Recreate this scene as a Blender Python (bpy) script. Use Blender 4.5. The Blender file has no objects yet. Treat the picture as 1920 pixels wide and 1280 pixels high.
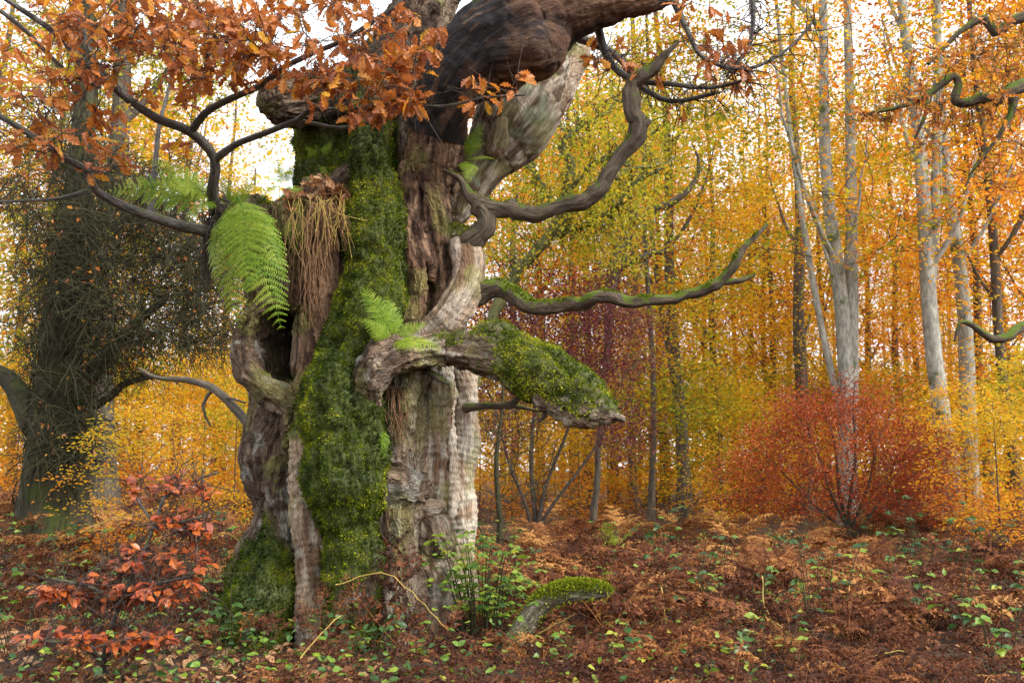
import bpy, math, random
import numpy as np
from mathutils import Matrix, Vector, Quaternion

# ------------------------------------------------------------------ camera, sky, sun, exposure
scene = bpy.context.scene
COL = scene.collection
PITCH = math.radians(7.3)
CAM_Z = 1.55
FPX = 1920 * 35.0 / 36.0            # focal length in photo pixels (35 mm lens on a 36 mm sensor)
cam_data = bpy.data.cameras.new('camera')
cam_data.lens = 35.0; cam_data.sensor_width = 36.0
cam_data.clip_start = 0.05; cam_data.clip_end = 2000.0
cam_data.dof.use_dof = True; cam_data.dof.focus_distance = 9.0; cam_data.dof.aperture_fstop = 3.5
cam = bpy.data.objects.new('camera', cam_data); COL.objects.link(cam)
cam.location = (0, 0, CAM_Z); cam.rotation_euler = (math.pi / 2 + PITCH, 0, 0)
scene.camera = cam

SUN_EL, SUN_AZ = math.radians(38), math.radians(118)   # azimuth clockwise from +Y: sun behind the camera's right shoulder
world = bpy.data.worlds.new('World'); scene.world = world; world.use_nodes = True
wn = world.node_tree.nodes; wl = world.node_tree.links; wn.clear()
w_out = wn.new('ShaderNodeOutputWorld'); w_bg = wn.new('ShaderNodeBackground')
w_sky = wn.new('ShaderNodeTexSky'); w_sky.sky_type = 'NISHITA'; w_sky.sun_disc = False
w_sky.sun_elevation = SUN_EL; w_sky.sun_rotation = SUN_AZ
w_sky.air_density = 1.0; w_sky.dust_density = 4.0; w_sky.ozone_density = 1.0
w_bw = wn.new('ShaderNodeRGBToBW'); w_mix = wn.new('ShaderNodeMixRGB'); w_mix.inputs[0].default_value = 0.82
w_cl = wn.new('ShaderNodeMixRGB'); w_cl.inputs[0].default_value = 0.65       # an even cloud layer over the clear sky
w_cl.inputs[2].default_value = (9.0, 9.25, 9.6, 1)
wl.new(w_sky.outputs[0], w_bw.inputs[0]); wl.new(w_sky.outputs[0], w_mix.inputs[1]); wl.new(w_bw.outputs[0], w_mix.inputs[2])
wl.new(w_mix.outputs[0], w_cl.inputs[1]); wl.new(w_cl.outputs[0], w_bg.inputs[0]); w_bg.inputs[1].default_value = 0.095
wl.new(w_bg.outputs[0], w_out.inputs[0])
sun_d = bpy.data.lights.new('sun', 'SUN'); sun_d.energy = 1.5; sun_d.angle = math.radians(14); sun_d.color = (1.0, 0.95, 0.87)
sun = bpy.data.objects.new('sun', sun_d); COL.objects.link(sun)
sdir = Vector((math.sin(SUN_AZ) * math.cos(SUN_EL), math.cos(SUN_AZ) * math.cos(SUN_EL), math.sin(SUN_EL)))
sun.rotation_euler = (-sdir).to_track_quat('-Z', 'Y').to_euler()
vs = scene.view_settings
vs.view_transform = 'Standard'; vs.look = 'None'; vs.exposure = 1.64; vs.gamma = 1.0; vs.use_curve_mapping = False
scene.render.engine = 'CYCLES'
cy = scene.cycles
cy.max_bounces = 9; cy.diffuse_bounces = 6; cy.glossy_bounces = 2; cy.transmission_bounces = 7; cy.transparent_max_bounces = 4
cy.use_denoising = True; cy.use_adaptive_sampling = False; cy.sample_clamp_indirect = 4.0; cy.caustics_reflective = False; cy.caustics_refractive = False

RNG = np.random.default_rng(7)
random.seed(7)

# ------------------------------------------------------------------ helpers
CA, SA = math.cos(PITCH), math.sin(PITCH)
def P(px, py, d):
    """world point seen at photo pixel (px,py) standing d metres in front of the camera"""
    a = (px - 960.0) / FPX; b = (640.0 - py) / FPX
    dy = CA - b * SA; dz = SA + b * CA
    return np.array([a / dy * d, d, CAM_Z + dz / dy * d])
def fdepth(p): return p[1] * CA + (p[2] - CAM_Z) * SA
def ground_z(x, y):
    x = np.asarray(x, float); y = np.asarray(y, float)
    return (0.10 * np.sin(x * 0.31 + 1.3) * np.sin(y * 0.23 + 0.4) + 0.05 * np.sin(x * 0.9 + y * 0.6) * np.cos(y * 0.7)
            + 0.10 * np.clip((y - 11) / 8, 0, 1) + 0.35 * np.clip((-x - 2) / 6, 0, 1) * np.clip((y - 9) / 7, 0, 1))

def _h(ix, iy, iz, seed):
    h = (ix.astype(np.uint32) * np.uint32(374761393) + iy.astype(np.uint32) * np.uint32(668265263)
         + iz.astype(np.uint32) * np.uint32(2246822519) + np.uint32((seed * 3266489917 + 12345) & 0xffffffff))
    h = (h ^ (h >> np.uint32(13))) * np.uint32(1274126177)
    h = h ^ (h >> np.uint32(16))
    return (h & np.uint32(0xffff)).astype(np.float32) / 65535.0
def vnoise(p, seed=0):
    p = np.asarray(p, np.float32)
    i = np.floor(p); f = p - i; i = i.astype(np.int64); u = f * f * (3 - 2 * f)
    out = 0
    for dx in (0, 1):
        wx = u[:, 0] if dx else 1 - u[:, 0]
        for dy in (0, 1):
            wy = u[:, 1] if dy else 1 - u[:, 1]
            for dz in (0, 1):
                wz = u[:, 2] if dz else 1 - u[:, 2]
                out = out + wx * wy * wz * _h(i[:, 0] + dx, i[:, 1] + dy, i[:, 2] + dz, seed)
    return out
def fbm(p, seed=0, octv=3):
    p = np.asarray(p, np.float32); s = 0; a = 0.5; t = 0
    for k in range(octv):
        s = s + a * vnoise(p, seed + 17 * k); t += a; p = p * 2.03 + 3.1; a *= 0.5
    return s / t
def sstep(a, b, x):
    t = np.clip((x - a) / (b - a), 0, 1); return t * t * (3 - 2 * t)
def norm(v):
    v = np.asarray(v, float); return v / np.maximum(np.linalg.norm(v, axis=-1, keepdims=True), 1e-9)
def unit(v):
    n = math.sqrt(v[0] * v[0] + v[1] * v[1] + v[2] * v[2]); return v / max(n, 1e-9)

def mesh(name, V, F, mat=None, smooth=True, attrs=None):
    """one mesh datablock from numpy arrays; F is an (n,k) array or a list of such arrays"""
    me = bpy.data.meshes.new(name)
    V = np.ascontiguousarray(V, np.float32); Fs = F if isinstance(F, list) else [F]
    Fs = [np.asarray(f, np.int32) for f in Fs if len(f)]
    me.vertices.add(len(V)); me.vertices.foreach_set('co', V.ravel())
    loops = np.concatenate([f.ravel() for f in Fs]); starts = []; o = 0
    for f in Fs:
        starts.append(o + np.arange(len(f)) * f.shape[1]); o += f.size
    starts = np.concatenate(starts).astype(np.int32)
    me.loops.add(len(loops)); me.loops.foreach_set('vertex_index', loops)
    me.polygons.add(len(starts)); me.polygons.foreach_set('loop_start', starts)
    me.polygons.foreach_set('use_smooth', np.full(len(starts), smooth))
    me.update(calc_edges=True)
    for k, (ty, arr) in (attrs or {}).items():
        a = me.attributes.new(k, ty, 'POINT')
        arr = np.ascontiguousarray(arr, np.float32)
        a.data.foreach_set({'FLOAT': 'value', 'FLOAT_VECTOR': 'vector', 'FLOAT_COLOR': 'color'}[ty], arr.ravel())
    if mat: me.materials.append(mat)
    return me
def obj(name, me, parent=None, loc=None, mat=None):
    o = bpy.data.objects.new(name, me); COL.objects.link(o)
    if parent is not None: o.parent = parent
    if loc is not None: o.location = loc
    if mat is not None:
        o.material_slots[0].link = 'OBJECT'; o.material_slots[0].material = mat
    return o
def tag(o, label=None, cat=None, group=None, kind=None):
    if label: o['label'] = label
    if cat: o['category'] = cat
    if group: o['group'] = group
    if kind: o['kind'] = kind
    return o
LAND = []     # landmarks (x, y, words) that tell look-alikes apart
def beside(p):
    return min(LAND, key=lambda q: (q[0] - p[0]) ** 2 + (.6 * (q[1] - p[1])) ** 2)[2]
def thing(name, label, cat, loc=(0, 0, 0), group=None, rotz=0.0, scale=1.0):
    o = bpy.data.objects.new(name, None); COL.objects.link(o); o.empty_display_size = 0.1
    o.location = loc; o.rotation_euler = (0, 0, rotz); o.scale = (scale,) * 3
    return tag(o, label, cat, group)

def catmull(C, step):
    """Catmull-Rom through control rows C (n,m), about one sample every `step` metres (first 3 columns are xyz)"""
    C = np.asarray(C, float)
    E = np.vstack([2 * C[0] - C[1], C, 2 * C[-1] - C[-2]]); out = []
    for i in range(1, len(E) - 2):
        n = max(2, int(np.linalg.norm(E[i + 1, :3] - E[i, :3]) / step)); t = np.linspace(0, 1, n, endpoint=False)[:, None]
        a, b, c, d = E[i - 1], E[i], E[i + 1], E[i + 2]
        out.append(0.5 * ((2 * b) + (c - a) * t + (2 * a - 5 * b + 4 * c - d) * t ** 2 + (3 * b - a - 3 * c + d) * t ** 3))
    out.append(C[-1:]); return np.vstack(out)

class Tubes:
    """collects tapered tubes along polylines; build() gives one mesh. 'grain' = coordinates along the wood"""
    def __init__(s): s.V = []; s.F = []; s.G = []; s.C = []; s.n = 0
    def add(s, pts, rad, sides=6, knob=0.0, seed=0, col=None):
        pts = np.asarray(pts, float); n = len(pts); rad = np.broadcast_to(np.asarray(rad, float), (n,))
        T = np.gradient(pts, axis=0); T = norm(T)
        ref = np.array([0, 0, 1.0]) if abs(T[0, 2]) < 0.9 else np.array([1.0, 0, 0])
        N = np.empty((n, 3)); a = unit(np.cross(T[0], ref))
        for i in range(n):
            a = a - T[i] * (a @ T[i]); a = a / (math.sqrt(a @ a) + 1e-9); N[i] = a
        B = np.cross(T, N)
        th = np.linspace(0, 2 * np.pi, sides, endpoint=False)
        cs, sn = np.cos(th), np.sin(th)
        ss = np.concatenate([[0], np.cumsum(np.linalg.norm(np.diff(pts, axis=0), axis=1))])
        R = rad[:, None] * np.ones(sides)
        if knob > 0:
            q = np.stack([np.repeat(ss, sides) * 3.0 / max(rad.max(), .01) * .12, np.tile(cs * 1.3, n) + seed * 7.7, np.tile(sn * 1.3, n)], 1)
            R = R * (1 + knob * (fbm(q, seed, 3).reshape(n, sides) * 2 - 1))
        V = pts[:, None] + (N[:, None] * cs[None, :, None] + B[:, None] * sn[None, :, None]) * R[:, :, None]
        G = np.stack([R * cs, R * sn, ss[:, None] * np.ones(sides)], 2) + seed * 1.37
        i = np.arange(n - 1)[:, None] * sides; j = np.arange(sides)[None]; k = (j + 1) % sides
        F = np.stack([i + j, i + k, i + sides + k, i + sides + j], 2).reshape(-1, 4) + s.n
        s.V.append(V.reshape(-1, 3)); s.G.append(G.reshape(-1, 3)); s.F.append(F); s.n += n * sides
        if col is not None: s.C.append(np.broadcast_to(np.asarray(col, float), (n, 4))[:, None].repeat(sides, 1).reshape(-1, 4))
    def build(s, name, mat, off=(0, 0, 0)):
        at = {'grain': ('FLOAT_VECTOR', np.vstack(s.G))}
        if s.C: at['col'] = ('FLOAT_COLOR', np.vstack(s.C))
        return mesh(name, np.vstack(s.V) - np.asarray(off), np.vstack(s.F), mat, True, at)

def leaf_cards(pos, axis, nrm, size, width, tint, fold=0.25):
    """small folded leaves (4 corners, 2 triangles) at pos, pointing along axis"""
    n = len(pos); axis = norm(axis); side = norm(np.cross(axis, nrm)); up = np.cross(side, axis)
    L = np.broadcast_to(size, (n,))[:, None]; W = L * width
    a = pos; b = pos + axis * L * .45 + side * W * .5 + up * W * fold; c = pos + axis * L - up * L * .12
    d = pos + axis * L * .45 - side * W * .5 + up * W * fold
    V = np.stack([a, b, c, d], 1).reshape(-1, 3); k = np.arange(n)[:, None] * 4
    F = np.concatenate([k + np.array([[0, 1, 2]]), k + np.array([[0, 2, 3]])], 0)
    return V, F, np.repeat(tint, 4)

def grow(trunk, targets, bf=0.35, jit=0.12, seg=0.35, r_tip=0.004, power=0.45, lift=0.25, rng=None):
    """connect every target to the nearest wood already grown; returns polylines with radii thickened by what they carry"""
    rng = rng or RNG
    nodes = [np.asarray(p, float) for p in trunk]; par = list(range(-1, len(trunk) - 1))
    plen = [0.0]
    for i in range(1, len(nodes)): plen.append(plen[-1] + float(np.linalg.norm(nodes[i] - nodes[i - 1])))
    cap = len(nodes) + len(targets) * 14 + 10
    A = np.empty((cap, 3)); PL = np.empty(cap); A[:len(nodes)] = nodes; PL[:len(nodes)] = plen; n = len(nodes)
    t0 = np.asarray(trunk); d0 = np.min(np.linalg.norm(targets[:, None] - t0[None], axis=2), axis=1)
    paths = []
    for ti in np.argsort(d0):
        t = targets[ti]; dv = A[:n] - t; dd = np.sqrt((dv * dv).sum(1))
        k = int(np.argmin(dd + bf * PL[:n])); p0 = A[k]; L = dd[k]
        m = int(min(12, max(2, L / seg)))
        pdir = unit(p0 - A[par[k]]) if par[k] >= 0 else unit(t - p0)
        c1 = p0 + pdir * L * .28 + np.array([0, 0, lift * L * .3])
        u = np.linspace(0, 1, m + 1)[1:, None]
        pts = (1 - u) ** 2 * p0 + 2 * u * (1 - u) * (c1 * .6 + (p0 + t) * .2) + u ** 2 * t
        pts[:-1] += rng.normal(0, jit * L / m, (m, 3))[:-1]
        ids = [k]
        for q in pts:
            A[n] = q; par.append(ids[-1]); PL[n] = PL[ids[-1]] + float(np.linalg.norm(q - A[ids[-1]])); ids.append(n); n += 1
        paths.append(ids)
    w = np.ones(n)
    for i in range(n - 1, 0, -1):
        if par[i] >= 0 and i >= len(trunk): w[par[i]] += w[i] * .35
    rad = r_tip * w ** power
    return [(A[ids], np.concatenate([[rad[ids[1]]], rad[ids[1:]]])) for ids in paths], A[:n], rad

# ------------------------------------------------------------------ materials
def nt(name):
    m = bpy.data.materials.new(name); m.use_nodes = True
    n = m.node_tree.nodes; n.clear(); return m, n, m.node_tree.links
def ramp(n, stops):
    r = n.new('ShaderNodeValToRGB'); e = r.color_ramp.elements
    while len(e) < len(stops): e.new(0.5)
    for el, (p, c) in zip(e, stops): el.position = p; el.color = (*c, 1)
    return r
def leaf_mat(name, stops, trans=0.45, rough=0.55, objvar=0.0, spec=0.35):
    """leaves: colour from the per-leaf tint, light partly passing through"""
    m, n, l = nt(name)
    out = n.new('ShaderNodeOutputMaterial'); mix = n.new('ShaderNodeMixShader'); mix.inputs[0].default_value = trans
    pb = n.new('ShaderNodeBsdfPrincipled'); tr = n.new('ShaderNodeBsdfTranslucent')
    pb.inputs['Roughness'].default_value = rough; pb.inputs['Specular IOR Level'].default_value = spec
    at = n.new('ShaderNodeAttribute'); at.attribute_name = 'tint'
    r = ramp(n, stops); src = at.outputs['Fac']
    if objvar > 0:
        oi = n.new('ShaderNodeObjectInfo'); ma = n.new('ShaderNodeMath'); ma.operation = 'MULTIPLY_ADD'
        ma.inputs[1].default_value = objvar; l.new(oi.outputs['Random'], ma.inputs[0]); l.new(src, ma.inputs[2]); src = ma.outputs[0]
    l.new(src, r.inputs[0])
    ns = n.new('ShaderNodeTexNoise'); ns.inputs['Scale'].default_value = 45; ns.inputs['Detail'].default_value = 3
    tc = n.new('ShaderNodeTexCoord'); l.new(tc.outputs['Object'], ns.inputs['Vector'])
    hv = n.new('ShaderNodeHueSaturation'); mr = n.new('ShaderNodeMapRange')
    mr.inputs[1].default_value = .3; mr.inputs[2].default_value = .7; mr.inputs[3].default_value = .65; mr.inputs[4].default_value = 1.3
    l.new(ns.outputs[0], mr.inputs[0]); l.new(mr.outputs[0], hv.inputs['Value']); l.new(r.outputs[0], hv.inputs['Color'])
    l.new(hv.outputs[0], pb.inputs['Base Color']); l.new(hv.outputs[0], tr.inputs['Color'])
    l.new(pb.outputs[0], mix.inputs[1]); l.new(tr.outputs[0], mix.inputs[2]); l.new(mix.outputs[0], out.inputs[0])
    return m
def wood_mat(name, attr=True, base=(.12, .1, .08), base2=(.2, .18, .15), stretch=(16, 16, 2.2), bump=0.35, rough=0.85, moss=None, patch=None):
    """bark / dead wood: noise drawn out along the grain; optional algae on the weather side"""
    m, n, l = nt(name)
    out = n.new('ShaderNodeOutputMaterial'); pb = n.new('ShaderNodeBsdfPrincipled'); pb.inputs['Roughness'].default_value = rough
    pb.inputs['Specular IOR Level'].default_value = .25
    ga = n.new('ShaderNodeAttribute'); ga.attribute_name = 'grain'
    mp = n.new('ShaderNodeMapping'); mp.inputs['Scale'].default_value = stretch; l.new(ga.outputs['Vector'], mp.inputs['Vector'])
    n1 = n.new('ShaderNodeTexNoise'); n1.inputs['Scale'].default_value = 1.0; n1.inputs['Detail'].default_value = 7; n1.inputs['Roughness'].default_value = .65
    l.new(mp.outputs[0], n1.inputs['Vector'])
    n2 = n.new('ShaderNodeTexNoise'); n2.inputs['Scale'].default_value = 3.2; n2.inputs['Detail'].default_value = 5; n2.inputs['Roughness'].default_value = .7
    l.new(mp.outputs[0], n2.inputs['Vector'])
    if attr:
        ca = n.new('ShaderNodeAttribute'); ca.attribute_name = 'col'; colout = ca.outputs['Color']
    else:
        r = ramp(n, [(.3, base), (.7, base2)]); l.new(n1.outputs[0], r.inputs[0]); colout = r.outputs[0]
    mr = n.new('ShaderNodeMapRange'); mr.inputs[1].default_value = .32; mr.inputs[2].default_value = .68; mr.inputs[3].default_value = .5; mr.inputs[4].default_value = 1.45
    l.new(n2.outputs[0], mr.inputs[0])
    hv = n.new('ShaderNodeHueSaturation'); l.new(mr.outputs[0], hv.inputs['Value']); l.new(colout, hv.inputs['Color']); colout = hv.outputs[0]
    if patch:
        pn = n.new('ShaderNodeTexNoise'); pn.inputs['Scale'].default_value = patch[1]; pn.inputs['Detail'].default_value = 4
        tc = n.new('ShaderNodeTexCoord'); l.new(tc.outputs['Object'], pn.inputs['Vector'])
        pr = n.new('ShaderNodeMapRange'); pr.inputs[1].default_value = patch[2]; pr.inputs[2].default_value = patch[2] + .08; l.new(pn.outputs[0], pr.inputs[0])
        mx = n.new('ShaderNodeMixRGB'); mx.inputs[2].default_value = (*patch[0], 1); l.new(pr.outputs[0], mx.inputs[0]); l.new(colout, mx.inputs[1]); colout = mx.outputs[0]
    if moss:
        ge = n.new('ShaderNodeNewGeometry'); sx = n.new('ShaderNodeSeparateXYZ'); l.new(ge.outputs['Normal'], sx.inputs[0])
        ad = n.new('ShaderNodeMath'); ad.operation = 'ADD'; sc_ = n.new('ShaderNodeMath'); sc_.operation = 'MULTIPLY_ADD'; sc_.inputs[1].default_value = 3.6; sc_.inputs[2].default_value = -1.3; mn = n.new('ShaderNodeTexNoise'); mn.inputs['Scale'].default_value = 9; mn.inputs['Detail'].default_value = 5; tcm = n.new('ShaderNodeTexCoord'); l.new(tcm.outputs['Object'], mn.inputs['Vector']); l.new(mn.outputs[0], sc_.inputs[0]); l.new(sx.outputs[2], ad.inputs[0]); l.new(sc_.outputs[0], ad.inputs[1])
        m2 = n.new('ShaderNodeMapRange'); m2.inputs[1].default_value = moss[1]; m2.inputs[2].default_value = moss[1] + .35; l.new(ad.outputs[0], m2.inputs[0])
        mx = n.new('ShaderNodeMixRGB'); mx.inputs[2].default_value = (*moss[0], 1); l.new(m2.outputs[0], mx.inputs[0]); l.new(colout, mx.inputs[1]); colout = mx.outputs[0]
    l.new(colout, pb.inputs['Base Color'])
    ad = n.new('ShaderNodeMath'); ad.operation = 'MULTIPLY_ADD'; ad.inputs[1].default_value = .5; l.new(n2.outputs[0], ad.inputs[0]); l.new(n1.outputs[0], ad.inputs[2])
    if attr:      # cracked bark plates where the bark is still on
        m3 = n.new('ShaderNodeMapping'); m3.inputs['Scale'].default_value = (21, 21, 7); l.new(ga.outputs['Vector'], m3.inputs['Vector'])
        nd = n.new('ShaderNodeTexNoise'); nd.inputs['Scale'].default_value = 1.6; nd.inputs['Detail'].default_value = 4; l.new(m3.outputs[0], nd.inputs['Vector'])
        va = n.new('ShaderNodeVectorMath'); va.operation = 'MULTIPLY_ADD'; va.inputs[1].default_value = (1.6, 1.6, 1.6); l.new(nd.outputs['Color'], va.inputs[0]); l.new(m3.outputs[0], va.inputs[2])
        vo = n.new('ShaderNodeTexVoronoi'); vo.feature = 'DISTANCE_TO_EDGE'; vo.inputs['Scale'].default_value = 1.0; l.new(va.outputs[0], vo.inputs['Vector'])
        r3 = n.new('ShaderNodeMapRange'); r3.inputs[1].default_value = 0; r3.inputs[2].default_value = .28; l.new(vo.outputs[0], r3.inputs[0])
        mm = n.new('ShaderNodeMath'); mm.operation = 'MULTIPLY'; l.new(r3.outputs[0], mm.inputs[0]); l.new(ca.outputs['Alpha'], mm.inputs[1])
        a2 = n.new('ShaderNodeMath'); a2.operation = 'MULTIPLY_ADD'; a2.inputs[1].default_value = .55; l.new(mm.outputs[0], a2.inputs[0]); l.new(ad.outputs[0], a2.inputs[2]); ad = a2
    bp = n.new('ShaderNodeBump'); bp.inputs['Strength'].default_value = 1.0; bp.inputs['Distance'].default_value = bump * .1
    l.new(ad.outputs[0], bp.inputs['Height']); l.new(bp.outputs[0], pb.inputs['Normal'])
    l.new(pb.outputs[0], out.inputs[0]); return m

M = {}
M['oakwood'] = wood_mat('old_oak_wood', True, stretch=(15, 15, 2.8), bump=.6)
M['branch'] = wood_mat('branch_bark', False, (.03, .024, .02), (.15, .135, .12), (30, 30, 9), bump=.16, rough=.5, moss=((.07, .09, .02), 1.25))
M['mossbranch'] = wood_mat('mossy_branch_bark', False, (.04, .03, .02), (.17, .125, .085), (34, 34, 5), bump=.4, moss=((.1, .14, .015), .62))
M['deadbranch'] = wood_mat('bare_branch_wood', False, (.05, .038, .027), (.2, .155, .11), (34, 34, 4), bump=.4, moss=((.1, .125, .025), .9))
M['twig'] = wood_mat('twig_bark', False, (.03, .022, .017), (.1, .075, .06), (30, 30, 6), bump=.05)
M['greentwig'] = wood_mat('algae_twig_bark', False, (.02, .019, .009), (.065, .06, .026), (30, 30, 6), bump=.05)
M['beechbark'] = wood_mat('pale_beech_bark', False, (.2, .195, .165), (.38, .37, .32), (5, 5, 1.6), bump=.06, patch=((.1, .115, .06), 2.2, .6))
M['darkbark'] = wood_mat('dark_trunk_bark', False, (.05, .04, .03), (.14, .115, .085), (9, 9, 1.8), bump=.15, patch=((.09, .1, .04), 1.6, .58))
M['greenbark'] = wood_mat('mossy_trunk_bark', False, (.02, .017, .011), (.07, .062, .03), (9, 9, 1.5), bump=.4, patch=((.045, .058, .012), 2.6, .53))
G_, Y_, O_, R_ = (.17, .21, .02), (.60, .40, .025), (.66, .25, .02), (.34, .085, .02)
M['beech_yellow'] = leaf_mat('yellow_beech_leaves', [(0, (.26, .29, .02)), (.3, (.68, .50, .03)), (.62, (.82, .46, .02)), (.85, (.78, .29, .02)), (1, (.45, .13, .02))], .6)
M['beech_orange'] = leaf_mat('orange_beech_leaves', [(0, (.55, .43, .03)), (.3, (.82, .46, .02)), (.6, (.8, .31, .025)), (.85, (.68, .2, .03)), (1, (.4, .11, .02))], .6)
M['beech_green'] = leaf_mat('green_yellow_beech_leaves', [(0, (.15, .2, .02)), (.35, (.34, .36, .025)), (.65, (.62, .49, .03)), (.9, (.76, .38, .02)), (1, (.55, .18, .02))], .6)
M['shrub_red'] = leaf_mat('red_beech_shrub_leaves', [(0, (.58, .24, .02)), (.22, (.5, .13, .02)), (.6, (.36, .065, .015)), (1, (.16, .025, .012))], .4)
M['shrub_purple'] = leaf_mat('purple_hawthorn_leaves', [(0, (.28, .2, .04)), (.3, (.2, .06, .04)), (.7, (.14, .025, .035)), (1, (.08, .015, .025))], .35)
M['oakleaf'] = leaf_mat('brown_oak_leaves', [(0, (.72, .48, .03)), (.08, (.7, .32, .03)), (.3, (.52, .17, .03)), (.75, (.38, .115, .035)), (1, (.27, .10, .05))], .45, .42, .0, .5)
M['copperleaf'] = leaf_mat('copper_beech_leaves', [(0, (.55, .15, .02)), (.4, (.36, .07, .02)), (1, (.19, .035, .02))], .3, .33, .0, .6)
M['bracken'] = leaf_mat('dead_bracken', [(0, (.52, .26, .08)), (.25, (.30, .115, .04)), (.5, (.16, .055, .026)), (.75, (.085, .032, .019)), (1, (.04, .018, .012))], .3, .7, 0, .15)
M['fern'] = leaf_mat('green_fern', [(0, (.07, .14, .012)), (.5, (.19, .32, .02)), (1, (.38, .46, .05))], .4, .5, 0, .3)
M['herb'] = leaf_mat('green_bramble_leaves', [(0, (.02, .06, .02)), (.4, (.055, .13, .02)), (.8, (.16, .27, .025)), (1, (.4, .38, .03))], .35, .4, 0, .45)
M['moss'] = leaf_mat('moss_tufts', [(0, (.02, .032, .006)), (.4, (.07, .105, .008)), (.75, (.19, .24, .012)), (1, (.36, .36, .03))], .25, .8, 0, .1)
M['litter'] = leaf_mat('fallen_leaves', [(0, (.45, .28, .14)), (.35, (.3, .13, .05)), (.7, (.2, .075, .03)), (1, (.1, .045, .025))], .2, .6, 0, .3)
M['root'] = wood_mat('root_fibre', False, (.1, .05, .025), (.3, .17, .09), (40, 40, 6), bump=.03)

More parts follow.
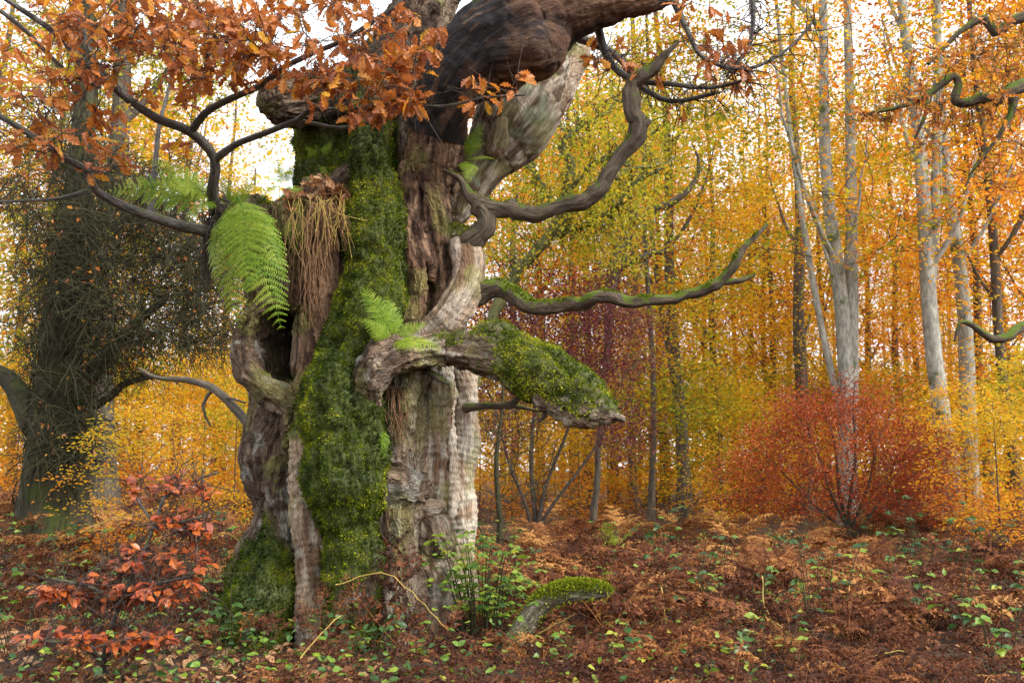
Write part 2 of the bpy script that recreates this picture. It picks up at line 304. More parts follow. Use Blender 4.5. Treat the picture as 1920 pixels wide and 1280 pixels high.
# ------------------------------------------------------------------ the ancient oak: body
# every strand of the body: (group, tone, blend, [(px, py, distance, radius px, moss)...]); tone: 0 bark 1 pale wood 2 dark limb 3 red-brown rotten wood 4 grey dead wood 5 wrinkled pale
STR = [
 ('trunk', 0, .10, [(690,1330,10.0,196,.2),(690,1100,10.0,178,0),(688,900,10.0,180,0),(680,700,10.0,186,0),(690,560,10.0,165,0),(712,440,10.0,128,0)]),
 ('trunk', 0, .06, [(440,1330,9.2,66,.9),(462,1190,9.3,58,1),(488,1090,9.4,52,.9),(512,1000,9.5,42,.25),(512,900,9.5,42,.1),(510,820,9.45,46,.15),(522,765,9.3,40,.1)]),
 ('trunk', 0, .06, [(440,1345,8.6,46,1),(468,1240,8.7,52,1),(497,1130,8.95,50,1),(515,1050,9.15,36,.75),(530,980,9.25,26,.5),(530,880,9.25,24,.4)]),
 ('trunk', 1, .035, [(588,1330,8.9,44,.1),(590,1090,8.95,32,0),(578,960,8.95,30,.1),(574,860,8.97,28,.3),(578,780,9.0,22,.5)]),
 ('trunk', 1, .035, [(620,1130,8.98,24,.1),(612,1000,9.0,22,.1),(610,900,9.0,18,.4)]),
 ('trunk', 0, .05, [(672,1330,8.8,60,.6),(668,1120,8.85,52,.75),(665,1000,8.85,54,.9),(662,930,8.82,64,1),(652,860,8.76,74,1),(638,780,8.78,72,1),(652,700,8.85,58,1),(690,600,8.93,56,1),(706,500,9.03,52,1),(710,420,9.13,50,1),(704,330,9.28,42,1),(704,250,9.38,38,.8),(716,170,9.48,38,.45),(765,70,9.55,46,.02),(808,-20,9.6,52,0),(845,-170,9.7,54,0),(870,-330,9.8,48,0)]),
 ('trunk', 0, .04, [(742,1330,8.85,52,.5),(745,1180,8.88,44,.25),(752,1060,8.9,40,0),(750,960,8.9,38,.15),(748,880,8.92,40,0),(758,800,8.95,38,0),(770,720,8.97,40,0),(778,640,9.02,36,0)]),
 ('trunk', 0, .07, [(712,912,8.84,32,.6),(742,908,8.80,36,.15),(775,915,8.86,26,0)]),
 ('trunk', 0, .05, [(700,950,8.86,16,.5),(750,955,8.84,14,.2),(790,945,8.92,12,0)]),
 ('trunk', 1, .03, [(802,1330,9.0,44,.2),(812,1120,9.06,32,0),(806,1040,9.05,30,0),(808,900,9.06,26,0),(815,800,9.08,28,0),(822,720,9.1,28,.1),(815,650,9.13,28,0)]),
 ('trunk', 0, .05, [(810,985,8.96,28,0),(816,1018,8.98,26,0)]),
 ('trunk', 1, .02, [(806,955,8.92,18,0),(822,952,8.96,14,0)]),
 ('trunk', 0, .05, [(792,1085,8.98,24,0),(802,1115,9.02,22,0)]),
 ('trunk', 0, .02, [(568,965,8.92,20,.2),(572,985,8.93,18,.1)]),
 ('trunk', 5, .03, [(832,1300,9.45,46,.1),(842,1130,9.45,38,0),(858,1040,9.45,31,0),(862,950,9.45,30,0),(860,870,9.45,30,.05),(866,780,9.45,29,.15),(862,715,9.45,32,.1),(858,650,9.45,28,0)]),
 ('trunk', 5, .02, [(842,740,9.2,18,.1),(838,800,9.2,17,0),(842,880,9.22,15,0),(840,960,9.22,14,0)]),
 ('trunk', 3, .03, [(832,620,9.27,36,0),(828,540,9.27,34,.05),(820,460,9.3,38,.3),(815,380,9.36,42,.15),(814,300,9.36,48,0),(826,220,9.28,58,0),(858,160,9.12,62,0)]),
 ('trunk', 3, .03, [(772,640,9.05,28,.1),(782,560,9.1,28,.1),(785,500,9.13,30,.05),(778,440,9.18,30,.1),(772,370,9.27,26,.1),(772,320,9.32,22,0)]),
 ('trunk', 1, .025, [(846,450,9.38,16,.2),(838,380,9.42,16,.1),(836,320,9.42,16,0)]),
 ('trunk', 3, .05, [(622,640,9.1,40,.1),(612,560,9.18,40,0),(600,480,9.22,46,0),(592,410,9.28,44,.3),(600,375,9.4,40,.3)]),
 ('trunk', 0, .05, [(492,600,9.42,30,.2),(505,520,9.4,44,.1),(500,450,9.4,50,.1),(470,405,9.42,40,.2),(425,400,9.4,26,.2)]),
 ('trunk', 3, .03, [(560,560,9.15,26,0),(545,480,9.2,30,0),(545,410,9.25,34,.2)]),
 ('trunk', 0, .03, [(522,574,9.02,15,.2),(482,592,9.04,20,.2),(466,640,9.08,25,.25),(473,692,9.04,27,.15),(506,732,8.98,31,.1),(548,765,8.97,26,.15),(556,830,9.05,16,.4)]),
 ('trunk', 3, .02, [(578,600,9.05,14,0),(590,650,9.02,20,.1),(585,700,9.0,20,.1),(560,745,8.98,18,.1)]),
 ('trunk', 3, .02, [(630,620,9.0,16,.5),(615,670,8.98,14,.4),(600,720,8.98,13,.2)]),
 ('trunk', 1, .05, [(765,350,9.75,34,.1),(768,250,9.75,38,.2),(785,170,9.72,42,.05),(805,90,9.68,44,0)]),
 ('dark_limb', 2, .05, [(832,225,9.25,58,0),(868,150,9.05,72,.05),(930,85,8.9,84,.12),(985,55,8.8,80,.12),(1060,22,8.75,60,.1),(1150,-2,8.7,44,0),(1230,-17,8.65,32,0),(1330,-52,8.6,24,0)]),
 ('dark_limb', 2, .05, [(960,100,8.68,48,0),(1005,95,8.62,52,0),(1030,80,8.62,40,0)]),
 ('dead_limb', 4, .05, [(862,395,9.65,24,.2),(893,325,9.75,40,.1),(935,265,9.85,58,.15),(980,210,9.9,70,.15),(1015,168,9.95,58,.1),(1040,140,10.0,40,0)]),
 ('dead_limb', 1, .04, [(985,250,9.85,36,0),(1032,195,9.9,30,0),(1052,150,9.95,26,0),(1078,112,10,22,0),(1098,88,10.05,12,0)]),
 ('dead_limb', 1, .02, [(925,285,9.5,14,0),(935,258,9.48,17,0),(940,235,9.5,13,0)]),
 ('mossy_stem', 0, .06, [(655,430,10.1,62,1),(625,340,10.25,66,1),(612,265,10.3,55,1),(640,200,10.3,46,1),(685,150,10.2,42,.9),(720,105,10.1,36,.6)]),
 ('stub', 0, .04, [(650,185,10.1,34,.7),(590,186,9.9,42,.5),(535,190,9.7,46,.15)]),
 ('broken_limb', 0, .02, [(700,756,8.66,12,.1),(694,724,8.58,24,.1),(706,690,8.56,31,.1),(735,668,8.58,31,.3),(782,660,8.66,28,.3),(820,657,8.72,27,.3)]),
 ('broken_limb', 0, .05, [(800,660,8.8,22,.4),(850,658,8.72,30,.4),(900,661,8.64,38,.35),(950,672,8.56,42,.4),(1000,696,8.48,46,.6),(1045,724,8.4,43,.7),(1085,748,8.32,34,.7),(1115,764,8.26,22,.6),(1166,786,8.2,6,.5)]),
 ('broken_limb', 0, .02, [(1020,735,8.36,22,.1),(1060,765,8.3,17,0),(1112,790,8.24,5,0)]),
 ('broken_limb', 0, .02, [(1000,738,8.42,12,0),(1040,770,8.36,8,0),(1078,782,8.33,4,0)]),
 ('broken_limb', 0, .02, [(1060,712,8.4,16,.6),(1110,742,8.32,14,.6),(1140,770,8.26,6,.5)]),
 ('broken_limb', 0, .015, [(900,632,8.62,10,.5),(935,628,8.58,15,.4),(970,636,8.54,10,.4)]),
 ('callus', 1, .04, [(795,632,9.0,20,.1),(836,596,8.93,30,.05),(872,548,8.95,33,.05),(884,505,9.05,28,.05),(872,468,9.15,24,.1),(856,442,9.28,20,.2)]),
]
CUT = [   # hollows and cracks: (depth stretch, edge blend, points)
 (4.0, .03, [(532,605,9.25,30),(522,640,9.25,38),(528,685,9.25,34),(548,715,9.2,18)]),
 (5.0, .02, [(556,765,9.0,6),(546,860,9.0,7),(548,960,9.05,8),(548,1040,9.05,8),(552,1110,9.0,7)]),
 (3.0, .03, [(738,345,9.25,10),(736,300,9.25,14),(738,255,9.3,11)]),
 (3.0, .03, [(846,425,9.3,10),(850,395,9.3,17),(846,360,9.3,9)]),
 (4.0, .02, [(802,620,9.1,5),(806,560,9.1,8),(800,500,9.1,6)]),
 (3.0, .02, [(838,1000,9.15,4),(832,900,9.15,5),(836,800,9.15,4)]),
 (4.0, .02, [(616,1060,8.9,5),(628,960,8.9,5)]),
 (2.5, .03, [(735,745,8.60,26),(745,712,8.56,22),(772,694,8.58,12)]),
 (4.0, .02, [(575,590,9.0,5),(600,540,9.1,6),(625,470,9.15,6)]),
 (3.0, .02, [(905,300,9.3,12),(893,255,9.2,22),(900,200,9.2,26)]),
]
def strand_world(pts):
    out = []
    for q in pts:
        p = P(*q[:3]); out.append([*p, q[3] * fdepth(p) / FPX, q[4] if len(q) > 4 else 0])
    return np.array(out)
H0 = 0.03
LO = np.array([-3.05, 7.75, -0.35]); HI = np.array([2.35, 11.25, 7.6])
DIM = np.ceil((HI - LO) / H0).astype(int) + 1
AX = [LO[i] + H0 * np.arange(DIM[i]) for i in range(3)]
D = np.full(DIM, 0.6, np.float32)
def chain_field(Q, ysc=1.0):
    """distance to a chain of round segments, only near it; returns slices and values"""
    R = Q[:, 3].max() * max(1, ysc) + .38
    lo = np.maximum(((Q[:, :3].min(0) - R - LO) / H0).astype(int), 0); hi = np.minimum(((Q[:, :3].max(0) + R - LO) / H0).astype(int) + 1, DIM)
    if (hi <= lo).any(): return None
    F = np.full(hi - lo, 0.6, np.float32)
    for a, b in zip(Q[:-1], Q[1:]):
        m = max(a[3], b[3]) * np.array([1, max(1, ysc), 1]) + .36
        l2 = np.clip(((np.minimum(a[:3], b[:3]) - m - LO) / H0).astype(int), lo, hi); h2 = np.clip(((np.maximum(a[:3], b[:3]) + m - LO) / H0).astype(int) + 1, lo, hi)
        if (h2 <= l2).any(): continue
        x = (AX[0][l2[0]:h2[0]] - a[0]).astype(np.float32)[:, None, None]; y = ((AX[1][l2[1]:h2[1]] - a[1]) / ysc).astype(np.float32)[None, :, None]; z = (AX[2][l2[2]:h2[2]] - a[2]).astype(np.float32)[None, None]
        ab = (b[:3] - a[:3]) / np.array([1, ysc, 1]); L2 = float(ab @ ab) + 1e-9
        t = np.clip((x * ab[0] + y * ab[1] + z * ab[2]) / L2, 0, 1)
        d = np.sqrt((x - t * ab[0]) ** 2 + (y - t * ab[1]) ** 2 + (z - t * ab[2]) ** 2) - (a[3] + (b[3] - a[3]) * t)
        s = tuple(slice(l2[i] - lo[i], h2[i] - lo[i]) for i in range(3))
        F[s] = np.minimum(F[s], d)
    return tuple(slice(lo[i], hi[i]) for i in range(3)), F
SEGS = []      # (a, b, strand index, s0, frame)
for si, (grp, tone, k, pts) in enumerate(STR):
    Q = catmull(strand_world(pts), .16)
    if tone != 2 and len(pts) > 3:                     # strands wander a little
        Q[:, 0] += .022 * np.sin(Q[:, 2] * 5.1 + si * 2.1) ; Q[:, 3] *= 1 + .10 * np.sin(Q[:, 2] * 8.3 + si * 1.7)
    s, F = chain_field(Q)
    A_ = D[s]; h = np.clip(.5 + .5 * (A_ - F) / k, 0, 1)
    D[s] = A_ + (F - A_) * h - k * h * (1 - h)
    T = norm(np.gradient(Q[:, :3], axis=0)); ref = np.array([1.0, 0, 0]) if abs(T[0, 0]) < .8 else np.array([0, 1.0, 0])
    a = ref; s0 = 0.0
    for i in range(len(Q) - 1):
        a = a - T[i] * (a @ T[i]); a = unit(a); SEGS.append((Q[i], Q[i + 1], si, s0, a.copy())); s0 += float(np.linalg.norm(Q[i + 1, :3] - Q[i, :3]))
for ysc, k, pts in CUT:
    Q = catmull(strand_world(pts), .1); r = chain_field(Q, ysc)
    s, F = r; F = -F; A_ = D[s]; h = np.clip(.5 - .5 * (A_ - F) / k, 0, 1)
    D[s] = A_ + (F - A_) * h + k * h * (1 - h)
# refine the field to 15 mm
def up2(A, ax):
    n = A.shape[ax]; a = np.moveaxis(A, ax, 0); B = np.empty((2 * n - 1,) + a.shape[1:], np.float32); B[::2] = a
    p = np.concatenate([a[:1], a, a[-1:]], 0); B[1::2] = (-p[:-3] + 9 * p[1:-2] + 9 * p[2:-1] - p[3:]) / 16
    return np.moveaxis(B, 0, ax)
for ax in range(3): D = up2(D, ax)
D = np.ascontiguousarray(D); H1 = H0 / 2
# surface nets
S = D < 0
C8 = [(i, j, k) for i in (0, 1) for j in (0, 1) for k in (0, 1)]
nx, ny, nz = D.shape
cnt = np.zeros((nx - 1, ny - 1, nz - 1), np.int8)
for i, j, k in C8: cnt += S[i:nx - 1 + i, j:ny - 1 + j, k:nz - 1 + k]
act = (cnt > 0) & (cnt < 8); ci = np.argwhere(act); vid = np.full(act.shape, -1, np.int32); vid[act] = np.arange(len(ci))
corner = np.stack([D[ci[:, 0] + i, ci[:, 1] + j, ci[:, 2] + k] for i, j, k in C8], 1)
acc = np.zeros((len(ci), 3)); num = np.zeros(len(ci))
for a in range(8):
    for b in range(a + 1, 8):
        da = np.array(C8[b]) - np.array(C8[a])
        if np.abs(da).sum() != 1: continue
        va, vb = corner[:, a], corner[:, b]; cr = (va < 0) != (vb < 0)
        t = np.where(cr, va / np.where(cr, va - vb, 1), 0)
        acc += np.where(cr[:, None], np.array(C8[a]) + t[:, None] * da, 0); num += cr
OV = LO + H1 * (ci + acc / num[:, None])
faces = []
for ax, (u, v) in ((0, (1, 2)), (1, (2, 0)), (2, (0, 1))):
    sl0 = [slice(None)] * 3; sl1 = [slice(None)] * 3; sl0[ax] = slice(0, -1); sl1[ax] = slice(1, None)
    c = S[tuple(sl0)] != S[tuple(sl1)]; e = np.argwhere(c)
    ok = (e[:, u] > 0) & (e[:, v] > 0) & (e[:, u] < D.shape[u] - 1) & (e[:, v] < D.shape[v] - 1); e = e[ok]
    du = np.zeros(3, int); du[u] = 1; dv = np.zeros(3, int); dv[v] = 1
    q = np.stack([vid[tuple((e - du - dv).T)], vid[tuple((e - dv).T)], vid[tuple(e.T)], vid[tuple((e - du).T)]], 1)
    fl = ~S[tuple(e.T)]; q[fl] = q[fl][:, ::-1]; faces.append(q)
OF = np.vstack(faces); OF = OF[(OF >= 0).all(1)]
OV = OV.astype(np.float32)
def vnormals(V, F):
    n = np.zeros_like(V); fn = np.cross(V[F[:, 2]] - V[F[:, 0]], V[F[:, 3]] - V[F[:, 1]])
    for k in range(4):
        for c in range(3): n[:, c] += np.bincount(F[:, k], fn[:, c], len(V)).astype(np.float32)
    return n / np.maximum(np.linalg.norm(n, axis=1, keepdims=True), 1e-9)
ON = vnormals(OV, OF)
# which strand each point belongs to, and its coordinates along that strand
best = np.full(len(OV), 9.0, np.float32); own = np.zeros(len(OV), np.int32); GR = np.zeros((len(OV), 3), np.float32); MO = np.zeros(len(OV), np.float32)
for a, b, si, s0, fr in SEGS:
    m = max(a[3], b[3]) + .16; lo = np.minimum(a[:3], b[:3]) - m; hi = np.maximum(a[:3], b[:3]) + m
    ix = np.nonzero(((OV > lo) & (OV < hi)).all(1))[0]
    if not len(ix): continue
    p = OV[ix] - a[:3]; ab = b[:3] - a[:3]; L = np.linalg.norm(ab); t = np.clip(p @ ab / (L * L + 1e-9), 0, 1); rel = p - t[:, None] * ab
    d = np.linalg.norm(rel, axis=1) - (a[3] + (b[3] - a[3]) * t) + (.03 if si == 0 else 0)
    w = d < best[ix]; jx = ix[w]; best[jx] = d[w]; own[jx] = si; bi = np.cross(ab / (L + 1e-9), fr)
    GR[jx] = np.stack([rel[w] @ fr, rel[w] @ bi, s0 + t[w] * L], 1) + si * 1.93
    MO[jx] = a[4] + (b[4] - a[4]) * t[w]
tone = np.array([s[1] for s in STR])[own]; grpn = [s[0] for s in STR]
GROUPS = ['trunk', 'dark_limb', 'dead_limb', 'mossy_stem', 'stub', 'broken_limb', 'callus']
gid = np.array([GROUPS.index(g) for g in grpn])[own]
# relief: ridged bark along the grain, burrs, wrinkles
g = GR
rid = 1 - np.abs(2 * fbm(g * [11, 11, 2.2], 3, 3) - 1) * 2.2
rid2 = 1 - np.abs(2 * fbm(g * [24, 24, 6], 9, 2) - 1) * 2
big = fbm(OV * [4.2, 4.2, 2.4], 5, 3) - .5
lump = fbm(OV * 17, 12, 3) - .5
wr = np.sin(g[:, 2] * 2 * np.pi / .062 + 9 * fbm(OV * [4, 4, 5], 21, 2) + 3 * fbm(OV * 1.7, 4, 1)) * .5 + .5
amp = np.select([tone == 0, tone == 1, tone == 2, tone == 3, tone == 4, tone == 5], [.050, .030, .016, .046, .030, .016])
burr = sstep(.5, .66, fbm(OV * [1.9, 1.9, 1.5], 31, 2)) * (tone < 2)
mid_n = fbm(g * [7, 7, 4.5], 15, 3) - .5
disp = amp * (rid * .75 - .25) + .45 * amp * rid2 + .10 * big + .055 * mid_n + lump * (.024 + .055 * burr)
smooth_w = (tone == 4) | (gid == GROUPS.index('callus')) | (gid == GROUPS.index('dead_limb'))
rid3 = 1 - np.abs(2 * fbm(g * [16, 16, 1.1], 23, 2) - 1) * 2
disp = np.where(smooth_w, disp * .38 + .016 * rid3 + .03 * big, disp)
disp += np.where(tone == 5, .009 * (wr ** 1.6) - .002, 0) + np.where((tone == 1) & (OV[:, 2] < 3), .008 * wr, 0)
disp *= np.clip(best * 0 + .6 + np.minimum(1, (OV[:, 2] + .5)), .5, 1)
# moss: where strands carry it and on ledges
px_n = fbm(OV * [3.5, 3.5, 2.2], 41, 3); fine = fbm(OV * 22, 44, 2)
upn = ON[:, 2]
front = np.clip(-ON[:, 1] * .5 - ON[:, 0] * .25 + .5, 0, 1)
mossy = sstep(.43, .66, MO * .95 * (.75 + .25 * front) + (px_n - .5) * 1.0 + np.clip(upn, -.3, .6) * .18 + (fine - .5) * .25)
mossy = np.maximum(mossy, sstep(.45, .8, upn) * sstep(.40, .6, px_n) * (tone != 4) * .8 * (OV[:, 2] > .5))
back = ON[:, 1] > .3
mossy = np.where(back & (tone == 0) & (OV[:, 2] < 4), np.maximum(mossy, sstep(.5, .65, px_n) * .8), mossy)
disp = disp * (1 - .35 * mossy) + mossy * (.016 + .085 * (fbm(OV * 8, 51, 3) - .5) + .04 * (fbm(OV * 24, 52, 2) - .5))
OV = OV + ON * disp[:, None].astype(np.float32)
# wood colours (the wood's own: bark, weathered wood, rotten heartwood, charred limb, algae)
def mixc(c, d, t): return c * (1 - t[:, None]) + np.asarray(d) * t[:, None]
v1 = fbm(g * [7, 7, 1.3], 61, 3); v2 = fbm(OV * 6, 66, 3); v3 = fbm(g * [20, 20, 3], 71, 2)
c = np.empty((len(OV), 3))
c[:] = np.array([.165, .108, .07])
c = mixc(c, (.08, .05, .034), sstep(.45, .65, v1)); c = mixc(c, (.27, .20, .14), sstep(.52, .68, v3) * .65)
pale = np.empty_like(c); pale[:] = (.40, .29, .20); pale = mixc(pale, (.18, .105, .06), sstep(.46, .66, v1)); pale = mixc(pale, (.55, .47, .38), sstep(.5, .7, v3) * .7)
dark = np.empty_like(c); dark[:] = (.10, .05, .03); dark = mixc(dark, (.17, .085, .045), sstep(.45, .65, v1)); dark = mixc(dark, (.02, .018, .02), sstep(.44, .64, fbm(OV * [2.6, 2.6, 2.2], 68, 4) + .22 * sstep(.05, -.5, OV[:, 0]) - .04) * .95); dark = mixc(dark, (.24, .14, .08), sstep(.6, .74, v3) * .45)
rot = np.empty_like(c); rot[:] = (.19, .105, .06); rot = mixc(rot, (.075, .04, .026), sstep(.45, .62, v1)); rot = mixc(rot, (.40, .25, .155), sstep(.54, .68, v3) * .8)
grey = np.empty_like(c); grey[:] = (.36, .29, .22); v4 = fbm(g * [14, 14, .9], 75, 3); grey = mixc(grey, (.13, .085, .055), sstep(.5, .60, v4)); grey = mixc(grey, (.30, .33, .22), sstep(.48, .64, v2) * .75); grey = mixc(grey, (.6, .54, .45), sstep(.55, .68, v3) * .7)
wrk = np.empty_like(c); wrk[:] = (.52, .42, .32); wrk = mixc(wrk, (.33, .22, .14), sstep(.5, .66, v1) * .8); wrk = mixc(wrk, (.62, .56, .47), sstep(.48, .66, v2) * .7)
for i, cc in ((1, pale), (2, dark), (3, rot), (4, grey), (5, wrk)): c = np.where((tone == i)[:, None], cc, c)
low = (tone == 0) & (OV[:, 0] > P(715, 900, 9)[0]) & (OV[:, 2] < 2.9)
c = np.where(low[:, None], c * .5 + pale * .5, c)
c = mixc(c, (.45, .44, .38), sstep(.60, .70, v2) * (tone < 2) * .55 * (OV[:, 2] < 3.0))       # grey lichen crust
c = mixc(c, (.20, .19, .05), sstep(.54, .66, fbm(OV * 3.1, 81, 3)) * .55 * (tone != 2))        # green algae film
c = mixc(c, (.06, .08, .015), mossy * .92)
fiss = np.select([tone == 0, tone == 1, tone == 2, tone == 3, tone == 4, tone == 5], [1, .45, .1, .9, .15, .25]) * (1 - mossy)
OCOL = np.concatenate([c, fiss[:, None]], 1)
ON2 = vnormals(OV, OF)

base = P(680, 1235, 9.9); OAK = np.array([base[0], 9.9, float(ground_z(base[0], 9.9))])
oak = thing('ancient_oak', 'huge hollow ancient oak trunk with moss, burrs and broken twisted limbs', 'tree', OAK)
fg = gid[OF[:, 0]]
PN = {'trunk': ('trunk', None), 'dark_limb': ('limb', 'dark bare heavy limb reaching out at the top'), 'dead_limb': ('limb', 'pale grey barkless flaring dead limb'),
      'mossy_stem': ('stem', 'moss covered upright stem behind the hollow'), 'stub': ('limb_stub', 'short rounded broken stub'),
      'broken_limb': ('limb', 'broken limb jutting forward with yellow-green moss on its top'), 'callus': ('limb', 'pale smooth curved limb root')}
oak_part = {}
for gi, gname in enumerate(GROUPS):
    f = OF[fg == gi]; ids, inv = np.unique(f, return_inverse=True)
    me = mesh(gname, OV[ids] - OAK, inv.reshape(-1, 4), M['oakwood'], True, {'grain': ('FLOAT_VECTOR', GR[ids]), 'col': ('FLOAT_COLOR', OCOL[ids])})
    o = obj(PN[gname][0], me, oak); oak_part[gname] = o
    if PN[gname][1]: o['label'] = PN[gname][1]
# moss tufts standing on the mossy skin
def moss_tufts(V, N, m, count, size, rng, gi=None, tintbase=.5):
    pr = m * (V[:, 1] < 11.3); pr = pr / pr.sum(); k = rng.choice(len(V), count, p=pr)
    n = N[k] + np.array([0, 0, .12]); p = V[k] + rng.normal(0, .007, (count, 3)) + N[k] * .002
    ax = norm(n + rng.normal(0, .55, (count, 3))); nr = norm(rng.normal(0, 1, (count, 3)))
    big_ = fbm(p * 2.2, 91, 2); mid_ = fbm(p * 11, 92, 2)
    t = np.clip(tintbase + (big_ - .5) * 1.5 + (mid_ - .5) * 1.5 + rng.normal(0, .1, count), 0, 1)
    return leaf_cards(p, ax, nr, size * rng.uniform(.6, 1.5, count), .5, t, .1)
for gi, gname in enumerate(GROUPS):
    sel = (gid == gi) & (mossy > .35); w = (mossy * sel)
    vis = w * np.where(ON2[:, 1] < .35, 1.0, .12)
    if vis.sum() < 60: continue
    cnt_ = int(min(70000, vis.sum() * {'trunk': 1.5, 'broken_limb': 1.6}.get(gname, 1.3)))
    V, F, t = moss_tufts(OV, ON2, vis, cnt_, .021, RNG, tintbase={'trunk': .45, 'broken_limb': .75, 'dark_limb': .75}.get(gname, .38))
    o = obj('moss', mesh('moss', V - OAK, F, M['moss'], False, {'tint': ('FLOAT', t)}), oak_part[gname]); o['kind'] = 'stuff'

# ------------------------------------------------------------------ leaf and frond shapes (shared meshes)
def outline_leaf(name, prof, mat, fold=.18, curl=.25, wav=.0, tint=.5, seed=0, tips=None):
    """a flat-outlined leaf: prof = [(t, halfwidth)...] along a unit-long midrib, folded and curled"""
    rg = np.random.default_rng(seed); n = len(prof); V = []; F = []
    cw = rg.uniform(-.5, 1) * curl; sd = rg.normal(0, .06)
    for t, w in prof:
        z = -curl * t * t * .6 + .02; x = sd * math.sin(t * 3)
        V += [(x - w, t + rg.normal(0, .008), z + w * fold * 2 + rg.normal(0, wav) - cw * w), (x, t, z), (x + w, t + rg.normal(0, .008), z + w * fold * 2 + rg.normal(0, wav) - cw * w * .3)]
    for i in range(n - 1):
        a = 3 * i; F += [(a, a + 1, a + 4, a + 3), (a + 1, a + 2, a + 5, a + 4)]
    return mesh(name, np.array(V), np.array(F), mat, False, {'tint': ('FLOAT', np.full(len(V), tint))})
OAKP = [(0, .01), (.12, .035), (.24, .13), (.30, .075), (.40, .2), (.47, .11), (.58, .27), (.66, .15), (.77, .25), (.85, .15), (.93, .12), (1, .02)]
BEECHP = [(0, .01), (.1, .09), (.25, .23), (.42, .31), (.6, .29), (.78, .19), (.92, .07), (1, .005)]
OAKLEAF = [outline_leaf('oak_leaf', OAKP, M['oakleaf'], f, c, .03, t, k) for k, (f, c, t) in enumerate([(.2, .3, .25), (.35, .5, .45), (.1, -.2, .6), (.3, .6, .85), (.15, .2, .05), (.25, .4, .35), (.4, .3, .7), (.2, .5, .15)])]
COPPER = [outline_leaf('beech_leaf', BEECHP, M['copperleaf'], f, c, .012, t, 20 + k) for k, (f, c, t) in enumerate([(.15, .2, .2), (.25, .35, .45), (.1, .1, .7), (.3, .3, .35), (.2, .4, .05)])]
HERBP = [(0, .01), (.15, .2), (.35, .32), (.6, .27), (.82, .13), (1, .005)]
HERB = [outline_leaf('bramble_leaf', HERBP, M['herb'], f, c, .015, t, 40 + k) for k, (f, c, t) in enumerate([(.15, .2, .75), (.25, .3, .6), (.1, .1, .85), (.2, .35, .35), (.15, .2, .15), (.2, .3, .95)])]
FALLEN = [outline_leaf('fallen_leaf', OAKP if k % 2 else BEECHP, M['litter'], .2, .4, .04, t, 60 + k) for k, t in enumerate([.05, .3, .5, .75, .2, .6])]
def frame_matrix(pos, axis, nrm, size):
    y = unit(np.asarray(axis, float)); x = unit(np.cross(y, nrm)); z = np.cross(x, y)
    m = Matrix(((x[0] * size, y[0] * size, z[0] * size, pos[0]), (x[1] * size, y[1] * size, z[1] * size, pos[1]), (x[2] * size, y[2] * size, z[2] * size, pos[2]), (0, 0, 0, 1)))
    return m
def merge_leaves(protos, items, off):
    """join many copies of the small leaf meshes into one array set; items = (proto index, pos, axis, nrm, size)"""
    Vs = []; Fs = []; Ts = []; o = 0; cache = {}
    for k, pos, ax, nr, sz in items:
        if k not in cache:
            me = protos[k]; v = np.empty(len(me.vertices) * 3, np.float32); me.vertices.foreach_get('co', v)
            f = np.empty(len(me.polygons) * 4, np.int32); me.loops.foreach_get('vertex_index', f)
            t = np.empty(len(me.vertices), np.float32); me.attributes['tint'].data.foreach_get('value', t)
            cache[k] = (v.reshape(-1, 3), f.reshape(-1, 4), t)
        v, f, t = cache[k]; y = unit(np.asarray(ax, float)); x = unit(np.cross(y, nr)); z = np.cross(x, y)
        Vs.append((v[:, :1] * x + v[:, 1:2] * y + v[:, 2:3] * z) * sz + pos - off); Fs.append(f + o); Ts.append(t); o += len(v)
    return np.vstack(Vs), np.vstack(Fs), np.concatenate(Ts)

